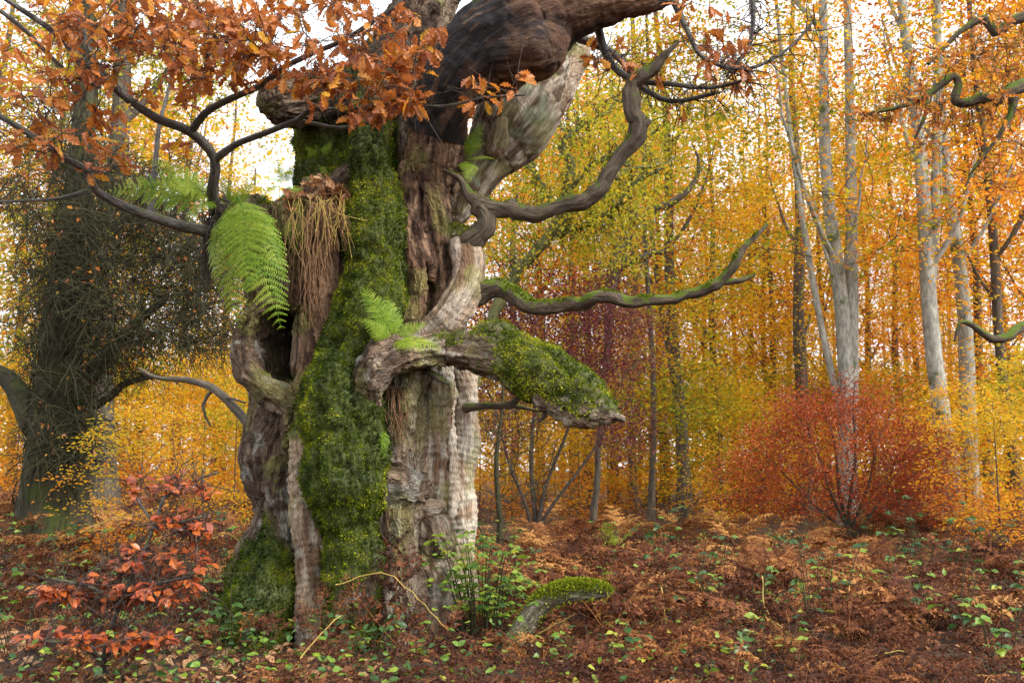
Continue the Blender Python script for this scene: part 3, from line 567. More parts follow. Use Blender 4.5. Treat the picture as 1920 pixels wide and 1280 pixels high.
def frond(name, mat, L=1.0, npin=15, wmax=.30, droop=.5, pdroop=.3, crumple=.0, npl=9, tint=.5, tvar=.2, seed=0, stalk=.18, tri=True):
    """a fern frond: stalk, paired pinnae tapering to the tip, each with pinnules on both sides"""
    rg = np.random.default_rng(seed); V = []; F = []; T = []
    ts = np.linspace(0, 1, 22); ang = droop * ts ** 1.5 * 1.6
    y = np.concatenate([[0], np.cumsum(np.cos((ang[:-1])) * L / 21)]); z = np.concatenate([[0], np.cumsum(-np.sin(ang[:-1]) * L / 21)])
    sway = rg.normal(0, .06) * ts ** 2 * L + rg.normal(0, .02) * np.sin(ts * 5) * L
    C = np.stack([sway, y, z], 1)
    for i in range(22):
        r = .006 * L * (1 - .8 * ts[i]); b = len(V)
        V += [C[i] + [r, 0, 0], C[i] + [-r, 0, 0], C[i] + [0, 0, r]]; T += [max(0, tint - .25)] * 3
        if i < 21: F += [(b, b + 1, b + 4, b + 3), (b + 1, b + 2, b + 5, b + 4), (b + 2, b, b + 3, b + 5)]
    for i in range(npin):
        u = stalk + (1 - stalk) * (i + .5) / npin; k = u * 21; k0 = int(k); p = C[k0] + (C[min(21, k0 + 1)] - C[k0]) * (k - k0)
        tg = unit(C[min(21, k0 + 1)] - C[k0]); up = np.array([0, -tg[2], tg[1]])
        q = (u - stalk) / (1 - stalk); pl = wmax * L * (min(1, (q + .12) / .28)) * (1 - q) ** .75 + .012 * L
        for sd in (-1, 1):
            if crumple and rg.random() < crumple * .22: continue
            out = unit(np.array([sd, 0, 0]) * .9 + tg * (.42 + rg.normal(0, .08 + crumple * .35)) + up * rg.normal(.05, .06 + crumple * .5))
            m = max(3, int(npl * (pl / (wmax * L)) ** .6)); sp = []
            dr = pdroop * (1 + rg.normal(0, .3)) ; tw = rg.normal(0, .08 + crumple * .6)
            for j in range(m + 1):
                s = j / m; sp.append(p + out * pl * s * (1 - .25 * dr * s) + np.array([0, 0, -1]) * pl * dr * s * s + rg.normal(0, .012 * crumple, 3) * L)
            tt = np.clip(tint + rg.normal(0, tvar), 0, 1)
            for j in range(m):
                a = sp[j]; d = sp[j + 1] - a; ln = np.linalg.norm(d); d = d / (ln + 1e-9)
                nrm_ = unit(up + np.cross(d, up) * tw + rg.normal(0, .1 + crumple * .5, 3)); w = np.cross(d, nrm_)
                pw = pl * .19 * (1 - (j / m) ** 1.5 * .85) * (1 + rg.normal(0, .1)); hw = ln * .46
                for s2 in (-1, 1):
                    tipv = a + d * ln * .5 + w * s2 * pw + d * pw * .45 + np.array([0, 0, -1]) * pw * (.15 + crumple * rg.random() * .9)
                    b = len(V); V += [a + d * (ln * .5 - hw), tipv, a + d * (ln * .5 + hw)]; T += [tt] * 3; F.append((b, b + 1, b + 2) if s2 > 0 else (b, b + 2, b + 1))
    F4 = np.array([f for f in F if len(f) == 4]); F3 = np.array([f for f in F if len(f) == 3])
    return mesh(name, np.array(V), [F4, F3], mat, False, {'tint': ('FLOAT', np.array(T))})

# ------------------------------------------------------------------ the oak's bare twisted branches (thick tubes growing from the body)
def tube_branch(name, pts, mat, parent, sides=22, knob=.16, label=None, step=.025, off=OAK, seed=1, extra=(), tufts=0):
    tb = Tubes()
    for k, ps in enumerate([pts] + list(extra)):
        Q = catmull(strand_world(ps), step)
        Q[:, :3] += (np.stack([fbm(Q[:, :3] * 5 + 9 * seed, 7, 2), fbm(Q[:, :3] * 5 + 31, 8 + seed, 2), fbm(Q[:, :3] * 5 + 57, 9 + seed, 2)], 1) - .5) * np.minimum(.07, Q[:, 3:4] * 1.3)
        tb.add(Q[:, :3], np.maximum(Q[:, 3], .004), sides, knob, seed + k)
        v = tb.V[-1]; ax_ = np.repeat(Q[:, :3], sides, 0); gg = tb.G[-1]            # bark relief along the grain, knots
        rd = 1 - np.abs(2 * fbm(gg * [30, 30, 4.5], 5 + seed, 3) - 1) * 2
        tb.V[-1] = v + (v - ax_) * (.22 * (rd - .4) + .55 * (fbm(v * 11, 9 + seed, 3) - .5) + .9 * np.clip(fbm(v * 4.5, 13 + seed, 2) - .62, 0, 1) * 2)[:, None]
    o = obj(name, tb.build(name, mat, off), parent)
    if tufts:
        V_ = np.vstack(tb.V).astype(np.float32); N_ = vnormals(V_, np.vstack(tb.F)); w_ = sstep(.1, .7, N_[:, 2]) * sstep(.42, .56, fbm(V_ * 6, 33, 2)); kk = RNG.choice(len(V_), tufts, p=w_ / w_.sum()); pp = V_[kk] + RNG.normal(0, .005, (tufts, 3))
        a_, b_, c_ = leaf_cards(pp, norm(N_[kk] + RNG.normal(0, .5, (tufts, 3))), RNG.normal(0, 1, (tufts, 3)), .017 * RNG.uniform(.6, 1.5, tufts), .5, np.clip(.6 + RNG.normal(0, .18, tufts), 0, 1), .1)
        mo_ = obj('moss', mesh('moss', a_ - off, b_, M['moss'], False, {'tint': ('FLOAT', c_)}), o); mo_['kind'] = 'stuff'
    if label: o['label'] = label
    return o
tube_branch('branch', [(842,462,9.25,18),(880,448,9.1,20),(908,428,9.05,18),(910,398,9.05,17),(900,384,9.05,17),(950,392,9.0,15),(1005,402,8.95,15),(1060,385,8.9,14),(1120,358,8.85,15),(1152,312,8.8,14),(1200,243,8.75,15),(1186,205,8.7,14),(1186,160,8.7,14),(1228,124,8.65,11),(1252,100,8.6,6),(1272,78,8.6,3)],
    M['deadbranch'], oak, label='bare dark branch bent like an elbow beside the grey limb', seed=2, knob=.28, tufts=1200,
    extra=[[(905,388,9.05,13),(880,362,9.05,9),(862,335,9.05,6),(832,318,9.05,3)], [(1198,240,8.75,10),(1212,232,8.74,8),(1218,226,8.74,5)]])
tube_branch('branch', [(880,556,9.05,24),(908,545,9.0,18),(945,543,8.95,15),(975,562,8.9,14),(1003,580,8.85,13),(1035,576,8.8,12),(1065,570,8.78,12),(1090,568,8.75,13),(1130,556,8.7,12),(1200,565,8.65,10),(1280,554,8.6,9),(1345,532,8.55,9),(1368,506,8.52,8),(1398,462,8.5,6),(1440,420,8.5,3)],
    M['mossbranch'], oak, label='long thin wavy branch with moss along its upper side', seed=5, knob=.25, tufts=4200, extra=[[(1352,530,8.55,7),(1385,525,8.52,5),(1416,516,8.5,3)]])
tube_branch('branch', [(870,765,9.3,8),(910,762,9.2,7),(955,756,9.0,6),(985,735,8.8,6),(1005,705,8.55,6)], M['deadbranch'], oak, sides=8, seed=7, extra=[[(1004,722,8.5,8),(1020,752,8.5,7),(1020,778,8.5,5),(1008,790,8.5,2)], [(955,758,9.0,4),(990,766,8.9,3),(1015,772,8.8,2)]])
tube_branch('branch', [(795,690,8.85,7),(820,705,8.7,6),(842,720,8.6,2)], M['deadbranch'], oak, sides=6, seed=8)
tube_branch('limb', [(1270,-28,8.65,30),(1400,-80,8.6,24),(1560,-170,8.7,20),(1700,-300,9.0,14),(1800,-420,9.3,6)], M['branch'], oak, seed=9, label='far end of the dark limb')

# ------------------------------------------------------------------ the young leafy branches on the left, with brown oak leaves
SP = []   # skeleton branches: control points px,py,d,r
LB = [
 [(430,450,9.2,16),(398,436,8.9,12),(340,424,8.7,10.5),(290,408,8.5,10),(240,390,8.3,9),(180,358,8.1,7),(165,322,8.0,6.5),(130,300,7.9,7),(60,255,7.8,6),(0,218,7.7,5.5),(-60,190,7.6,5)],
 [(425,430,9.2,18),(405,395,8.9,13),(398,360,8.7,11),(402,298,8.5,9.5),(358,248,8.3,9.5),(295,222,8.15,8.5),(228,176,8.0,7.5),(160,118,7.8,6.5),(100,60,7.7,5.5),(40,18,7.6,5),(-60,-50,7.5,4)],
 [(225,174,8.0,6.5),(188,130,8.0,6),(165,88,8.0,5.5),(140,0,8.0,5),(128,-60,8.0,4)],
 [(402,300,8.5,8),(440,272,8.4,6.5),(490,252,8.2,6),(560,224,8.0,5.5),(585,205,7.9,5),(650,207,7.8,4.5),(740,196,7.7,4),(830,200,7.6,3),(905,184,7.5,2.5),(985,178,7.4,2)],
 [(358,248,8.3,8),(385,212,8.2,7),(430,186,8.0,6.5),(490,160,7.9,6),(530,128,7.8,5.5),(590,98,7.7,5),(640,78,7.6,4.5),(700,40,7.5,4),(770,-10,7.4,3),(800,-60,7.4,2.5)],
 [(165,358,8.1,5),(110,372,8.0,3.5),(50,376,7.9,3),(-30,380,7.8,2.5)],
 [(560,226,8.0,4),(600,234,8.0,3.5),(640,240,8.0,3.5),(700,228,8.0,3),(760,212,7.9,2)],
 [(282,408,8.5,6),(285,360,8.6,5.5),(292,300,8.7,5),(298,240,8.8,4),(320,150,8.9,3),(330,60,9,2.5)],
 [(0,20,7.6,4),(50,60,7.7,4),(120,130,7.85,4),(190,165,8.0,3.5)],
]
LEAFREG = [ # (px, py, rx, ry, d0, d1, clusters)
 (560, 70, 270, 85, 7.0, 8.4, 118), (300, 40, 190, 60, 7.0, 8.2, 60), (130, 80, 160, 110, 7.0, 8.2, 50), (690, 165, 140, 55, 7.2, 7.9, 50), (780, 120, 40, 45, 7.2, 7.6, 8),
 (960, 152, 30, 16, 7.3, 7.5, 3), (880, 165, 40, 25, 7.4, 7.6, 4), (120, 220, 130, 60, 7.4, 8.2, 14), (60, 275, 60, 30, 7.5, 8, 6), (330, 170, 80, 50, 7.6, 8.4, 10), (210, 300, 60, 30, 7.8, 8.4, 6), (350, 285, 40, 30, 8.2, 8.6, 2), (440, 110, 120, 60, 7.2, 8.0, 30)]
TOPREG = [(1330, 60, 80, 70, 8.2, 9.2, 16), (1375, 130, 60, 40, 8.2, 9.0, 10), (1180, 110, 80, 40, 8.6, 9.4, 7), (1250, 180, 120, 50, 8.4, 9.2, 6), (1130, 95, 40, 30, 8.8, 9.3, 3)]
TOPB = [[(1120,40,8.9,9),(1128,78,9.0,8),(1150,125,9.0,7),(1190,150,8.9,6),(1260,158,8.8,5),(1330,165,8.7,4),(1400,150,8.6,3)],
        [(1085,72,9.3,9),(1120,85,9.3,8),(1165,112,9.3,7),(1200,160,9.2,6),(1260,190,9.1,5),(1340,175,9.0,4)],
        [(1255,-20,8.65,9),(1290,60,8.6,5),(1320,110,8.6,4),(1400,130,8.5,3.5),(1480,90,8.5,3),(1525,40,8.5,2)],
        [(1400,-80,8.6,8),(1412,20,8.6,5),(1405,85,8.6,4),(1370,135,8.6,2)]]
def leafy(branches, regions, mat_b, mat_t, rng, n_leaf, stuff_leaf=True, label=None, sz=(.115, .17), max_obj=300):
    roots = [catmull(strand_world(b), .09) for b in branches]
    nodes = np.vstack([q[:, :3] for q in roots])
    tg = []
    for (cx, cy, rx, ry, d0, d1, k) in regions:
        for _ in range(k):
            a = rng.uniform(0, 2 * np.pi); r = math.sqrt(rng.uniform(0, 1)); tg.append(P(cx + rx * r * math.cos(a), cy + ry * r * math.sin(a), rng.uniform(d0, d1)))
    tg = np.array(tg)
    # grow twigs from the ready branches: nearest-node connection
    A = list(nodes); tb = Tubes(); PLn = list(np.zeros(len(nodes))); tips = []
    d0 = np.min(np.linalg.norm(tg[:, None] - nodes[None], axis=2), 1)
    for ti in np.argsort(d0):
        t = tg[ti]; N_ = np.array(A); dd = np.linalg.norm(N_ - t, axis=1); k = int(np.argmin(dd + .3 * np.array(PLn))); p0 = N_[k]; L = dd[k]
        m = int(max(3, min(9, L / .07))); u = np.linspace(0, 1, m + 1)[:, None]
        pts = p0 * (1 - u) + t * u + np.sin(u * np.pi) * rng.normal(0, .13 * L, 3) + np.array([0, 0, -.06 * L]) * np.sin(u * np.pi)
        pts[1:-1] += rng.normal(0, .035 * L ** .5 * .5, (m - 1, 3))
        tb.add(pts, np.linspace(.0055 if L > .25 else .004, .0025, m + 1) * (1 + .8 * (L > .6)), 4)
        for q in pts[1:]: A.append(q); PLn.append(PLn[k] + L)
        tips.append((t, unit(pts[-1] - pts[-2])))
        for _ in range(4):                                   # bare side twiglets
            j = rng.integers(1, m); q = pts[j]; e = q + rng.normal(0, .5, 3) * .34; mid = (q + e) / 2 + rng.normal(0, .02, 3)
            tb.add(np.stack([q, mid, e]), [.0032, .0026, .0016], 3)
    items = []
    for t, dr in tips:
        for _ in range(rng.integers(n_leaf[0], n_leaf[1] + 1)):
            ax = norm(dr * .5 + rng.normal(0, .6, 3) + np.array([0, 0, -.35])); nr = norm(rng.normal(0, .5, 3) + np.array([0, -.35, .6]))
            items.append((int(rng.choice(8, p=[.2, .17, .13, .1, .04, .17, .1, .09])), t - dr * rng.uniform(0, .07) + rng.normal(0, .015, 3), ax, nr, rng.uniform(*sz)))
    return roots, tb, items
rg = np.random.default_rng(11)
roots, tb, items = leafy(LB, LEAFREG, None, None, rg, (3, 5))
main_parts = []
for k, q in enumerate(roots):
    t_ = Tubes(); t_.add(q[:, :3], np.maximum(q[:, 3], .003), 9, .15, 30 + k)
    o = obj('branch', t_.build('branch', M['branch'], OAK), oak); main_parts.append((o, q[:, :3]))
tw = obj('twigs', tb.build('twigs', M['twig'], OAK), main_parts[4][0]); tw['kind'] = 'stuff'
def hang_leaves(items, main_parts, off, n_obj, protos, name, stuffname, matname):
    items = sorted(items, key=lambda it: it[1][1] - it[4] * 8)        # nearest and largest first
    seen = [it for it in items if -0.56 < it[1][0] / it[1][1] < .56]
    step = seen[:n_obj]; ids = {id(it) for it in step}
    for it in step:
        k = min(range(len(main_parts)), key=lambda i: float(np.min(np.linalg.norm(main_parts[i][1] - it[1], axis=1))))
        o = bpy.data.objects.new(name, protos[it[0]]); COL.objects.link(o); o.parent = main_parts[k][0]; o.matrix_basis = frame_matrix(it[1] - off, it[2], it[3], it[4])
    rest = [it for it in items if id(it) not in ids]
    if rest:
        V, F, T = merge_leaves(protos, rest, off); o = obj(stuffname, mesh(stuffname, V, F, protos[0].materials[0], False, {'tint': ('FLOAT', T)}), main_parts[0][0]); o['kind'] = 'stuff'
hang_leaves(items, main_parts, OAK, 280, OAKLEAF, 'leaf', 'foliage', None)
roots, tb, items = leafy(TOPB, TOPREG, None, None, rg, (2, 4))
mp = []
for k, q in enumerate(roots):
    t_ = Tubes(); t_.add(q[:, :3], np.maximum(q[:, 3], .003), 7, .15, 50 + k)
    o = obj('branch', t_.build('branch', M['branch'], OAK), oak); mp.append((o, q[:, :3]))
for _ in range(170):                                                  # fine bare twigs around them
    q = roots[rg.integers(0, 4)]; p = q[rg.integers(2, len(q)), :3]; pts = [p]; d_ = norm(rg.normal(0, 1, 3) + [0.4, 0, -.25])
    for j in range(6): d_ = norm(d_ + rg.normal(0, .45, 3)); pts.append(pts[-1] + d_ * rg.uniform(.05, .11))
    tb.add(np.array(pts), np.linspace(.0065, .0025, 7), 3)
tw = obj('twigs', tb.build('twigs', M['twig'], OAK), mp[0][0]); tw['kind'] = 'stuff'
hang_leaves(items, mp, OAK, 0, OAKLEAF, 'leaf', 'foliage', None)

# ------------------------------------------------------------------ what grows on the oak: ferns, hanging roots, a nest of leaves
FR = [frond('fern_frond', M['fern'], 1.0, 20, .30, .5, .25, .0, 15, .55 + .12 * k, .10, 100 + k, .12) for k in range(3)]
def fern(spec, label, group=None, mats=None):
    """spec: base px + list of (tip px, tip py, d tip, proto, up bias)"""
    b = P(*spec[0]); t = thing('fern', label, 'fern', b, group)
    for k, (tx, ty, td, up) in enumerate(spec[1]):
        tip = P(tx, ty, td); v = tip - b; L = np.linalg.norm(v); nr = norm(np.array(up, float))
        ax = norm(v + nr * L * (.38 if nr[2] > .45 else .24))
        o = bpy.data.objects.new('frond', FR[k % 3]); COL.objects.link(o); o.parent = t; o.matrix_basis = frame_matrix(np.zeros(3), ax, nr, L * 1.12)
    return t
fern([(445,365,8.75), [(505,590,8.5,(.5,-1,.2)),(440,590,8.55,(-.3,-1,.1)),(400,530,8.6,(-.9,-1,.2)),(520,500,8.55,(.9,-1,.3)),(465,520,8.3,(0,-1,.3))]], 'big bright green fern hanging down over the left lip of the oak')
fern([(405,375,8.8), [(215,340,8.5,(-.1,-1,.35)),(290,300,8.6,(0,-1,.3)),(325,340,8.35,(0,-1,.3)),(345,400,8.4,(-.3,-1,.2))]], 'fern reaching out sideways from the branch fork left of the oak')
fern([(440,400,8.9), [(420,330,8.8,(-.3,-.8,.6)),(470,340,8.8,(.3,-.8,.6)),(500,400,8.6,(.4,-1,.4)),(390,440,8.6,(-.5,-1,.3)),(470,450,8.5,(.2,-1,.3))]], 'fern with short fronds crowning the left lip of the oak')
fern([(740,638,8.5), [(690,540,8.45,(.1,-1,.3)),(682,600,8.35,(-.3,-1,.3)),(818,655,8.3,(.2,-.8,.7)),(735,560,8.5,(.4,-1,.2)),(795,605,8.45,(.3,-1,.4)),(790,660,8.25,(0,-.8,.7))]], 'light green fern sprouting from the mossy rib above the broken limb')
fern([(872,300,9.3), [(905,232,9.2,(.1,-.8,.6)),(868,245,9.1,(-.2,-1,.4)),(925,300,9.2,(.3,-.6,.8)),(900,265,9.1,(.2,-.8,.6)),(880,330,9.0,(.2,-1,.2))]], 'small bright fern in the fork beside the grey dead limb')
fern([(598,300,9.9), [(622,268,9.8,(.2,-1,.3)),(590,325,9.8,(-.2,-1,.3)),(612,330,9.75,(.2,-1,.2)),(575,275,9.8,(-.4,-1,.3))]], 'little pale fern on the moss covered stem')
fern([(535,345,9.3), [(500,330,9.2,(-.4,-.8,.6)),(520,300,9.2,(-.1,-.8,.5)),(490,365,9.1,(-.5,-.8,.4)),(548,310,9.2,(.2,-1,.3)),(560,395,9.0,(.1,-1,.2))]], 'loose fern tuft beside the brown leaf nest on the oak')
fern([(560,410,9.05), [(545,470,8.9,(-.1,-1,.1)),(575,450,8.9,(.2,-1,.1)),(530,440,8.95,(-.3,-1,.1))]], 'small yellow-green fern hanging among the dangling roots')
fern([(716,795,8.62), [(712,862,8.55,(0,-1,.1))]], 'single small frond hanging on the mossy rib under the broken limb')
# hanging roots
tb = Tubes(); rg = np.random.default_rng(21)
for _ in range(95):
    x = rg.normal(588, 26); y0 = rg.uniform(378, 420); y1 = y0 + rg.uniform(60, 190) * math.exp(-((x - 580) / 45) ** 2) + 20; d = rg.uniform(8.72, 8.95)
    a = P(x + rg.normal(0, 6), y0, d + .15); b = P(x + rg.normal(0, 5), (y0 + y1) / 2, d); c_ = P(x + rg.normal(0, 9), y1, d + rg.normal(0, .04))
    q = catmull(np.array([a, b, c_]), .06); q[1:] += rg.normal(0, .006, q[1:].shape); tb.add(q, np.linspace(.0045, .0018, len(q)) * rg.uniform(.7, 1.5), 4)
for _ in range(30):
    x = rg.uniform(610, 665); a = P(x - 30, 380, 9.0); b = P(x - 5, 420, 8.85); c_ = P(x + 8, 470, 8.85)
    q = catmull(np.array([a, b, c_]), .06); q += rg.normal(0, .006, q.shape); tb.add(q, .003, 4)
for _ in range(22):
    x = rg.normal(745, 10); a = P(x, 725, 8.75); b = P(x + rg.normal(2, 5), 770, 8.72); c_ = P(x + rg.normal(0, 12), rg.uniform(790, 840), 8.72)
    q = catmull(np.array([a, b, c_]), .06); q += rg.normal(0, .005, q.shape); tb.add(q, .003, 4)
o = obj('hanging_roots', tb.build('hanging_roots', M['root'], OAK), oak_part['trunk']); o['label'] = 'thin brown roots dangling over the hollow'; o['kind'] = 'stuff'
tb = Tubes()
for _ in range(70):
    x = rg.normal(388, 5); y0 = rg.uniform(395, 450); y1 = rg.uniform(480, 570); a = P(x + rg.normal(12, 10), y0, 8.9); b = P(x, (y0 + y1) / 2, 8.85); c_ = P(x + rg.normal(0, 3), y1, 8.85)
    q = catmull(np.array([a, b, c_]), .05); q += rg.normal(0, .007, q.shape); tb.add(q, np.linspace(.006, .002, len(q)), 4)
for _ in range(60):                                                   # matted root felt round the fork
    a = P(rg.normal(415, 14), rg.normal(400, 22), rg.uniform(8.75, 8.95)); b = a + rg.normal(0, .05, 3) + [0, 0, -.06]; c_ = b + rg.normal(0, .04, 3) + [0, 0, -.08]
    tb.add(np.stack([a, b, c_]), [.007, .006, .003], 4)
o = obj('root_beard', tb.build('root_beard', M['twig'], OAK), oak_part['trunk']); o['kind'] = 'stuff'; o['label'] = 'dark beard of matted roots under the left fork'
# nest of brown leaves and straws on the ledge
items = []
for _ in range(170):
    x = rg.uniform(530, 668); y = 372 - 26 * math.exp(-((x - 610) / 45) ** 2) + rg.normal(4, 9); d = rg.uniform(8.95, 9.5)
    items.append((int(rg.integers(0, 6)), P(x, y, d), rg.normal(0, 1, 3) + [0, -.3, -.2], rg.normal(0, .6, 3) + [0, -.5, .8], rg.uniform(.07, .13)))
V, F, T = merge_leaves(FALLEN, items, OAK)
o = obj('leaf_nest', mesh('leaf_nest', V + OAK, F, M['litter'], False, {'tint': ('FLOAT', T)})); tag(o, 'heap of fallen brown leaves on the ledge inside the oak', 'leaves', kind='stuff')
tb = Tubes()
for _ in range(34):
    x = rg.uniform(545, 650); a = P(x + rg.normal(0, 10), rg.normal(368, 8), 9.1); b = P(x + rg.normal(0, 8), rg.normal(392, 6), 8.85); c_ = P(x + rg.normal(0, 22), rg.uniform(410, 490), 8.78)
    q = catmull(np.array([a, b, c_]), .06); tb.add(q, .003, 3)
o = obj('straw', tb.build('straw', wood_mat('straw', False, (.3, .2, .05), (.5, .36, .1), (30, 30, 5), bump=.02), OAK), oak_part['trunk']); o['kind'] = 'stuff'

# ------------------------------------------------------------------ ground
def ground_mat():
    m, n, l = nt('forest_floor')
    out = n.new('ShaderNodeOutputMaterial'); pb = n.new('ShaderNodeBsdfPrincipled'); pb.inputs['Roughness'].default_value = .95
    tc = n.new('ShaderNodeTexCoord'); n1 = n.new('ShaderNodeTexNoise'); n1.inputs['Scale'].default_value = 9; n1.inputs['Detail'].default_value = 9; n1.inputs['Roughness'].default_value = .75
    l.new(tc.outputs['Object'], n1.inputs['Vector']); r = ramp(n, [(.3, (.018, .010, .006)), (.5, (.06, .026, .013)), (.7, (.13, .055, .025))]); l.new(n1.outputs[0], r.inputs[0])
    n2 = n.new('ShaderNodeTexNoise'); n2.inputs['Scale'].default_value = .5; n2.inputs['Detail'].default_value = 3; l.new(tc.outputs['Object'], n2.inputs['Vector'])
    mr = n.new('ShaderNodeMapRange'); mr.inputs[1].default_value = .48; mr.inputs[2].default_value = .68; mr.inputs[4].default_value = .6; l.new(n2.outputs[0], mr.inputs[0])
    mx = n.new('ShaderNodeMixRGB'); mx.inputs[2].default_value = (.045, .04, .014, 1); l.new(mr.outputs[0], mx.inputs[0]); l.new(r.outputs[0], mx.inputs[1]); l.new(mx.outputs[0], pb.inputs['Base Color'])
    bp = n.new('ShaderNodeBump'); bp.inputs['Distance'].default_value = .06; l.new(n1.outputs[0], bp.inputs['Height']); l.new(bp.outputs[0], pb.inputs['Normal']); l.new(pb.outputs[0], out.inputs[0]); return m
xs = np.concatenate([np.linspace(-600, -42, 16), np.linspace(-40, 40, 161), np.linspace(42, 600, 16)]); ys = np.concatenate([np.linspace(-200, -6, 10), np.linspace(-5, 60, 131), np.linspace(64, 900, 20)])
X, Y = np.meshgrid(xs, ys, indexing='ij'); Z = ground_z(X, Y) + .03 * (fbm(np.stack([X.ravel() * 1.3, Y.ravel() * 1.3, 0 * X.ravel()], 1), 3, 3).reshape(X.shape) - .5)
i, j = np.meshgrid(np.arange(len(xs) - 1), np.arange(len(ys) - 1), indexing='ij'); k = i * len(ys) + j
ground = obj('ground', mesh('ground', np.stack([X, Y, Z], 2).reshape(-1, 3), np.stack([k, k + len(ys), k + len(ys) + 1, k + 1], 2).reshape(-1, 4), ground_mat())); ground['kind'] = 'structure'
def on_ground(px, d): p = P(px, 900, d); p[2] = float(ground_z(p[0], p[1])); return p

# ------------------------------------------------------------------ trees of the wood behind
def crown_proto(name, H, z0, R, ntar, nleaf, rtrunk, rng, leaf=.105, flat=.13, spread=.5, shape=1.0, bf=.35, lift=.4, twig_sides=4, tint_bias=.5, r_tip=.006):
    tr = np.stack([np.zeros(24), np.zeros(24), np.linspace(0, H * .96, 24)], 1)
    u = rng.uniform(0, 1, ntar); z = z0 + (H - z0) * u ** .9; rr = R * (np.sin(np.clip(np.pi * (.12 + .86 * u) ** shape, 0, np.pi)) * .85 + .2) * np.sqrt(rng.uniform(.03, 1, ntar)); a = rng.uniform(0, 2 * np.pi, ntar)
    tg = np.stack([rr * np.cos(a), rr * np.sin(a), z + rng.normal(0, .3, ntar) - .06 * rr], 1); tg = tg[(tg[:, 2] > z0 * .7) & (fbm(tg * [.45, .45, .7] + 3.3 * len(name) + H, 19, 2) > .40)]
    paths, A, rad = grow(tr, tg, bf, .16, .5, r_tip, .5, lift, rng)
    tb = Tubes()
    for pts, r in paths: tb.add(pts, np.minimum(r, rtrunk * .5), twig_sides)
    n = len(tg); ends = np.array([p[-1] for p, r in paths]); dirs = norm(np.array([p[-1] - p[0] for p, r in paths]) + 1e-6)
    k = np.repeat(np.arange(n), nleaf); m = len(k)
    off = rng.normal(0, 1, (m, 3)) * [spread, spread, flat]; tl = rng.normal(0, .22, (n, 2)); off[:, 2] += (off[:, :2] * tl[k]).sum(1)
    off += dirs[k] * rng.normal(-.15, .4, (m, 1)) * spread; off[:, 2] -= .16 * (off[:, 0] ** 2 + off[:, 1] ** 2) / spread
    pos = ends[k] + off; ax = norm(off * [1, 1, .2] + rng.normal(0, .35, (m, 3)) * spread); nr = norm(np.array([0, 0, 1.0]) + rng.normal(0, .42, (m, 3)))
    ct = np.clip(rng.normal(0, .16, n) + tint_bias + (fbm(ends * .35 + 5, 77, 2) - .5) * 1.5, 0, 1)
    t = np.clip(ct[k] + rng.normal(0, .11, m), 0, 1)
    V, F, T = leaf_cards(pos, ax, nr, leaf * rng.uniform(.6, 1.25, m), .62, t)
    return tb.build(name + '_branches', M['twig']), mesh(name + '_crown', V, F, M['beech_yellow'], False, {'tint': ('FLOAT', T)})
rg = np.random.default_rng(33)
TALL = [crown_proto('beech', 18, 2.6 + .8 * k, 4.2 + .4 * k, 640, 26, .28, rg, leaf=.15, flat=.05, spread=.42, shape=.8) for k in range(3)]
SLIM = [crown_proto('slim_beech', 15, 2.2 + k, 2.6, 430, 26, .16, rg, leaf=.14, flat=.05, spread=.38, shape=.8) for k in range(2)]
HIGH = crown_proto('high_beech', 19, 6.5, 4.0, 520, 26, .28, rg, leaf=.14, flat=.05, spread=.42, shape=.8)
LOW = [crown_proto('young_beech', 4.6, .5, 1.9, 230, 22, .05, rg, leaf=.105, flat=.035, spread=.26, r_tip=.0035) for k in range(2)]
def tree(name, label, group, px, d, r, lean, H, proto, leafm, barkm, scale=1.0, fork=None, rz=None, cat='tree', base=None):
    p = on_ground(px, d) if base is None else base
    t = thing(name, label, cat, p, group)
    zz = np.linspace(-.15, H, 15); w = np.stack([lean * zz + .08 * np.sin(zz * .7 + px), .06 * np.sin(zz * .5 + px * 2), zz], 1); w[:, :2] -= w[:1, :2] * [[1, 1]]
    R = r * (1 - .8 * np.clip(zz / H, 0, 1) ** 1.2) * (1 + .55 * np.exp(-np.maximum(zz, 0) * 2.2))
    tb = Tubes(); tb.add(w, R, 12, .10, int(px) % 50)
    if fork:
        for dx, zf, rf in fork:
            q = np.linspace(0, 1, 10)[:, None]; s = np.array([np.interp(zf, zz, w[:, 0]), 0, zf]); e = s + np.array([dx, .3, H - zf]); mid = s + np.array([dx * .8, .1, (H - zf) * .3])
            tb.add((1 - q) ** 2 * s + 2 * q * (1 - q) * mid + q ** 2 * e, rf * (1 - .75 * q[:, 0]), 10, .1, 3)
    for _ in range(4 if r > .1 else 3):                              # steep limbs leaving the stem
        zf = rg.uniform(.28, .7) * H; a = rg.uniform(0, 6.28); L = rg.uniform(2.5, 5); q = np.linspace(0, 1, 9)[:, None]; s = np.array([np.interp(zf, zz, w[:, 0]), np.interp(zf, zz, w[:, 1]), zf]); hd = np.array([math.cos(a), math.sin(a), 0])
        e = s + hd * L * .45 + [0, 0, L]; mid = s + hd * L * .32 + [0, 0, L * .35]; tb.add((1 - q) ** 2 * s + 2 * q * (1 - q) * mid + q ** 2 * e + rg.normal(0, .03, (9, 3)) * q, r * rg.uniform(.25, .45) * (1 - .75 * q[:, 0]), 7, .1, 2)
    obj('trunk', tb.build('trunk', barkm), t)
    if proto is not None:
        a = rg.uniform(0, 6.28) if rz is None else rz; sh = Matrix.Identity(4); sh[0][2] = lean; m = sh @ Matrix.Rotation(a, 4, 'Z') @ Matrix.Diagonal((scale, scale, scale, 1))
        b = obj('branches', proto[0], t); b.matrix_basis = m; c_ = obj('crown', proto[1], t, mat=leafm); c_.matrix_basis = m
    return t
GB = 'slender trees of the autumn wood'
Y, O, GN = M['beech_yellow'], M['beech_orange'], M['beech_green']
